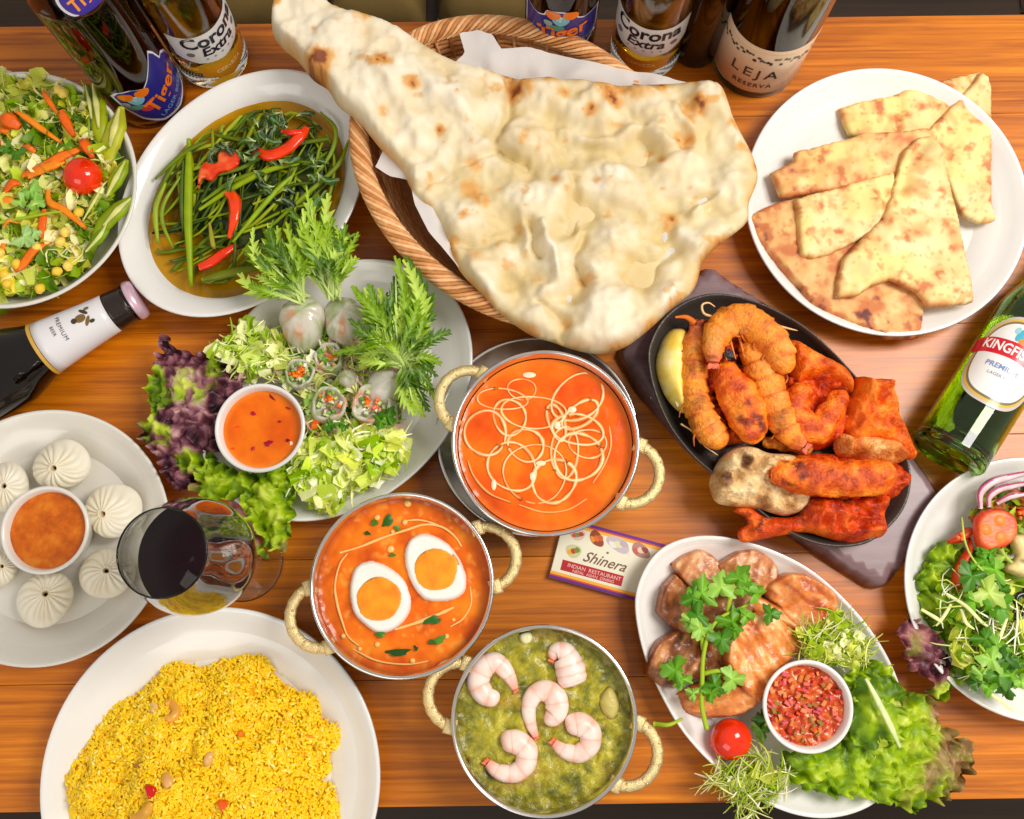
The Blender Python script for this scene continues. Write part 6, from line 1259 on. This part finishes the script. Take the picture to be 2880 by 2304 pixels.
# cream-label bottle
WINE = [(.0001, .001), (.030, .0), (.0360, .002), (.0375, .007), (.0375, .08), (.0375, .150), (.0350, .172), (.0270, .192), (.0180, .208), (.0150, .225), (.0145, .27), (.0155, .272), (.0155, .285)]
b = bottle('wide bottle with a cream label at the top edge, right of the beer bottles', WINE, M_olive, M_stout, .105, cap=L(40, 40, 44), cat='wine bottle'); stand(b, FO, 1560, 355, .1)
g = G(); v, f, _ = lathe([(.03752, .010), (.0378, .0105), (.0378, .0735), (.03752, .074)], 64); g.add(v, f, L(226, 196, 164)); lb = g.build('label', M_label); lb.parent = b
g = G(); v, f, _ = lathe([(.0379, .069), (.03795, .0692), (.03795, .0718), (.0379, .072)], 64); g.add(v, f, L(240, 214, 180)); o = g.build('label_border', M_label); o.parent = lb
rr = np.random.default_rng(4)
for k in range(34):
    s, t = -44+k*2.7, 60+rr.uniform(-4.5, 3.5); patch(lb, WINE, [(s+rr.uniform(1, 2.4)*math.cos(q), t+rr.uniform(1, 2.6)*math.sin(q)) for q in np.arange(6)*PI/3], .0006+.00002*(k % 3), [L(60, 56, 60), L(90, 86, 84), L(90, 120, 90), L(40, 40, 46)][k % 4], 'vine_print', curve=False, step=.002)
letters(lb, WINE, 'LEJA', (0, 38), 17, .0007, L(50, 46, 50), space=1.35, bold=.1); letters(lb, WINE, 'RESERVA', (2, 21), 7.5, .0007, L(60, 54, 54), space=1.2, bold=.15)
# small dark bottle squeezed between
SLIM = [(r*.62, z*.8) for r, z in BEER]
b = bottle('slim dark bottle in shadow between the golden beer and the cream-label bottle', SLIM, M_black, M_stout, .12, cap=L(30, 30, 30)); stand(b, FO, 1195, 300, 0)
# lying dark bottle, left edge
LYB = [(.0001, .001), (.025, .0), (.030, .003), (.0312, .008), (.0312, .06), (.0312, .128), (.0295, .142), (.0245, .155), (.0212, .166), (.0195, .180), (.0168, .205), (.0152, .224), (.0140, .236), (.0148, .238), (.0148, .246)]
b = bottle('dark beer bottle lying at the left edge, white neck label with antlered head', LYB, M_black, M_stout, .20, cap=L(226, 190, 206))
mo = P(*FB(905, 890), .0315); bb = P(*FB(-60, 1408), .0315); ax = (mo-bb)/np.linalg.norm(mo-bb)
def lie(b, end, ax, length, upfrac=0.):
    base = end-ax*length; z = Vector(ax); up = Vector((0, 0, 1)); x = -up.cross(z) if False else z.cross(up); x.normalize(); y = z.cross(x)
    M = Matrix((x, y, z)).transposed()           # local -Y should face up
    if (M @ Vector((0, -1, 0))).z < 0: M = M @ Matrix.Rotation(PI, 3, 'Z')
    M = M @ Matrix.Rotation(upfrac, 3, 'Z'); b.rotation_mode = 'QUATERNION'; b.rotation_quaternion = M.to_quaternion(); b.location = Vector(base)
lie(b, mo, ax, .247, .0)
def sleeve(root, prof, z0, z1, off, cc, name, m=None, n=10):
    zs = np.linspace(z0, z1, n); g = G(); g.add(*lathe([(rad_at(prof, z0), z0)]+[(rad_at(prof, z)+off, z) for z in zs]+[(rad_at(prof, z1), z1)], 56), cc); o = g.build(name, m or M_label); o.parent = root; return o
nl = sleeve(b, LYB, .166, .222, .0004, L(226, 222, 224), 'neck_label'); sleeve(b, LYB, .2225, .238, .0006, L(34, 20, 16), 'black_band')
sleeve(b, LYB, .163, .1655, .0005, L(206, 160, 60), 'gold_edge')
for k, (x, y, rx, ry, a) in enumerate(((0, 203, 3.2, 4.2, 0), (-4, 207, 4.2, 1.4, .7), (4, 207, 4.2, 1.4, -.7), (0, 198, 2.2, 2.2, 0), (-5.5, 210, 1.4, 2.2, 0), (5.5, 210, 1.4, 2.2, 0))):
    patch(nl, LYB, [(x+rx*math.cos(q)*math.cos(a)-ry*math.sin(q)*math.sin(a), y+rx*math.cos(q)*math.sin(a)+ry*math.sin(q)*math.cos(a)) for q in np.arange(10)*PI/5], .0007+.00003*k, [L(120, 92, 40), L(60, 50, 34)][k % 2], 'stag_emblem', step=.0012)
letters(nl, LYB, 'BIRD HORN' if False else 'PREMIUM', (0, 187), 4.6, .0008, L(50, 50, 54), space=1.15); letters(nl, LYB, 'BEER', (0, 181), 3.6, .0008, L(50, 50, 54), space=1.1)
# lying green bottle, right
KF = [(.0001, .003), (.020, .0015), (.0262, .001), (.0284, .004), (.0287, .010), (.0287, .06), (.0287, .124), (.0275, .140), (.0225, .158), (.0165, .175), (.0140, .195), (.0130, .222), (.0140, .2235), (.0140, .232)]
b = bottle('green beer bottle lying on the table at the right edge', KF, M_green, M_beer, .18, cap=L(200, 30, 40))
q0 = P(*FQ(560, 1425), .029); q1 = P(*FQ(560+534, 1425-846), .029); ax = (q1-q0)/np.linalg.norm(q1-q0); lie(b, q0+ax*.232, ax, .232, -.22)
def oval(w, h, c, n=28, p=2.4): return [(np.sign(math.cos(q))*w*abs(math.cos(q))**(2/p), c+np.sign(math.sin(q))*h*abs(math.sin(q))**(2/p)) for q in np.arange(n)*2*PI/n]
l0 = patch(b, KF, oval(30, 39, 80), .0003, L(196, 186, 178), 'label'); patch(l0, KF, oval(28, 36.5, 80), .00045, L(226, 176, 70), 'gold_ring'); patch(l0, KF, oval(26.5, 34.5, 80), .0006, L(120, 116, 80), 'dark_ring'); patch(l0, KF, oval(25, 32.5, 80), .00075, L(234, 230, 226), 'label_face')
patch(l0, KF, [(-33, 79), (-20, 81.5), (0, 82.5), (20, 81.5), (33, 79), (33, 93), (20, 95.5), (0, 96.5), (-20, 95.5), (-33, 93)], .0009, L(206, 20, 44), 'red_band', curve=False)
letters(l0, KF, 'KINGFISHER', (0, 89), 11.5, .0011, L(244, 238, 232), bold=.25, xs=.78)
letters(l0, KF, 'PREMIUM', (-2, 73), 6, .001, L(120, 140, 190), bold=.1); letters(l0, KF, 'LAGER BEER', (0, 66), 3.6, .001, L(120, 140, 180)); patch(l0, KF, [(9+1.2*math.cos(q), 74+1.2*math.sin(q)) for q in np.arange(8)*PI/4], .001, L(180, 30, 60), 'red_dot')
for k, (x, y, rx, ry, a, cc) in enumerate(((-2, 104, 3, 7, -.3, L(70, 170, 190)), (2, 99, 4.5, 3, .3, L(236, 130, 50)), (-6, 106, 2, 3, 0, L(150, 200, 210)), (4, 105, 2.4, 1, .2, L(60, 90, 130)))):
    patch(l0, KF, [(x+rx*math.cos(q)*math.cos(a)-ry*math.sin(q)*math.sin(a), y+rx*math.cos(q)*math.sin(a)+ry*math.sin(q)*math.cos(a)) for q in np.arange(12)*PI/6], .00095+.00004*k, cc, 'bird_emblem', step=.0014)
# wine glass
wg = thing('wine_glass', 'stemmed wine glass of dark red wine beside the dumpling plate', 'wine glass')
WGO = [(.0001, .0026), (.010, .0022), (.029, .0006), (.0300, .0010), (.0290, .0020), (.012, .0042), (.0045, .010), (.0034, .022), (.0034, .060), (.0050, .070), (.0130, .077), (.0250, .086), (.0350, .100), (.0392, .116), (.0380, .136), (.0335, .158), (.0290, .176), (.0274, .184)]
oo = catmull(np.array(WGO), 5, False); ii = [(max(.0001, r-.0010), z) for r, z in oo if z > .0745 and r > .010]
g = G(); g.add(*lathe([(.0001, .0)]+[(r, z) for r, z in oo[1:]]+[(.0268, .1846)]+ii[::-1]+[(.0001, ii[0][1]+.0006)], 84)); o = g.build('glass', M_clear); o.parent = wg
wl = [(.0001, .0792)]+[(r-.0001, z) for r, z in ii if .0794 < z < .122]; wl += [(.0001, .122)]
g = G(); g.add(*lathe(wl, 72)); o = g.build('wine', M_wine); o.parent = wg; wg.location = Vector(P(*FD(514, 1183), 0)+np.array([0, 0, .0005]))
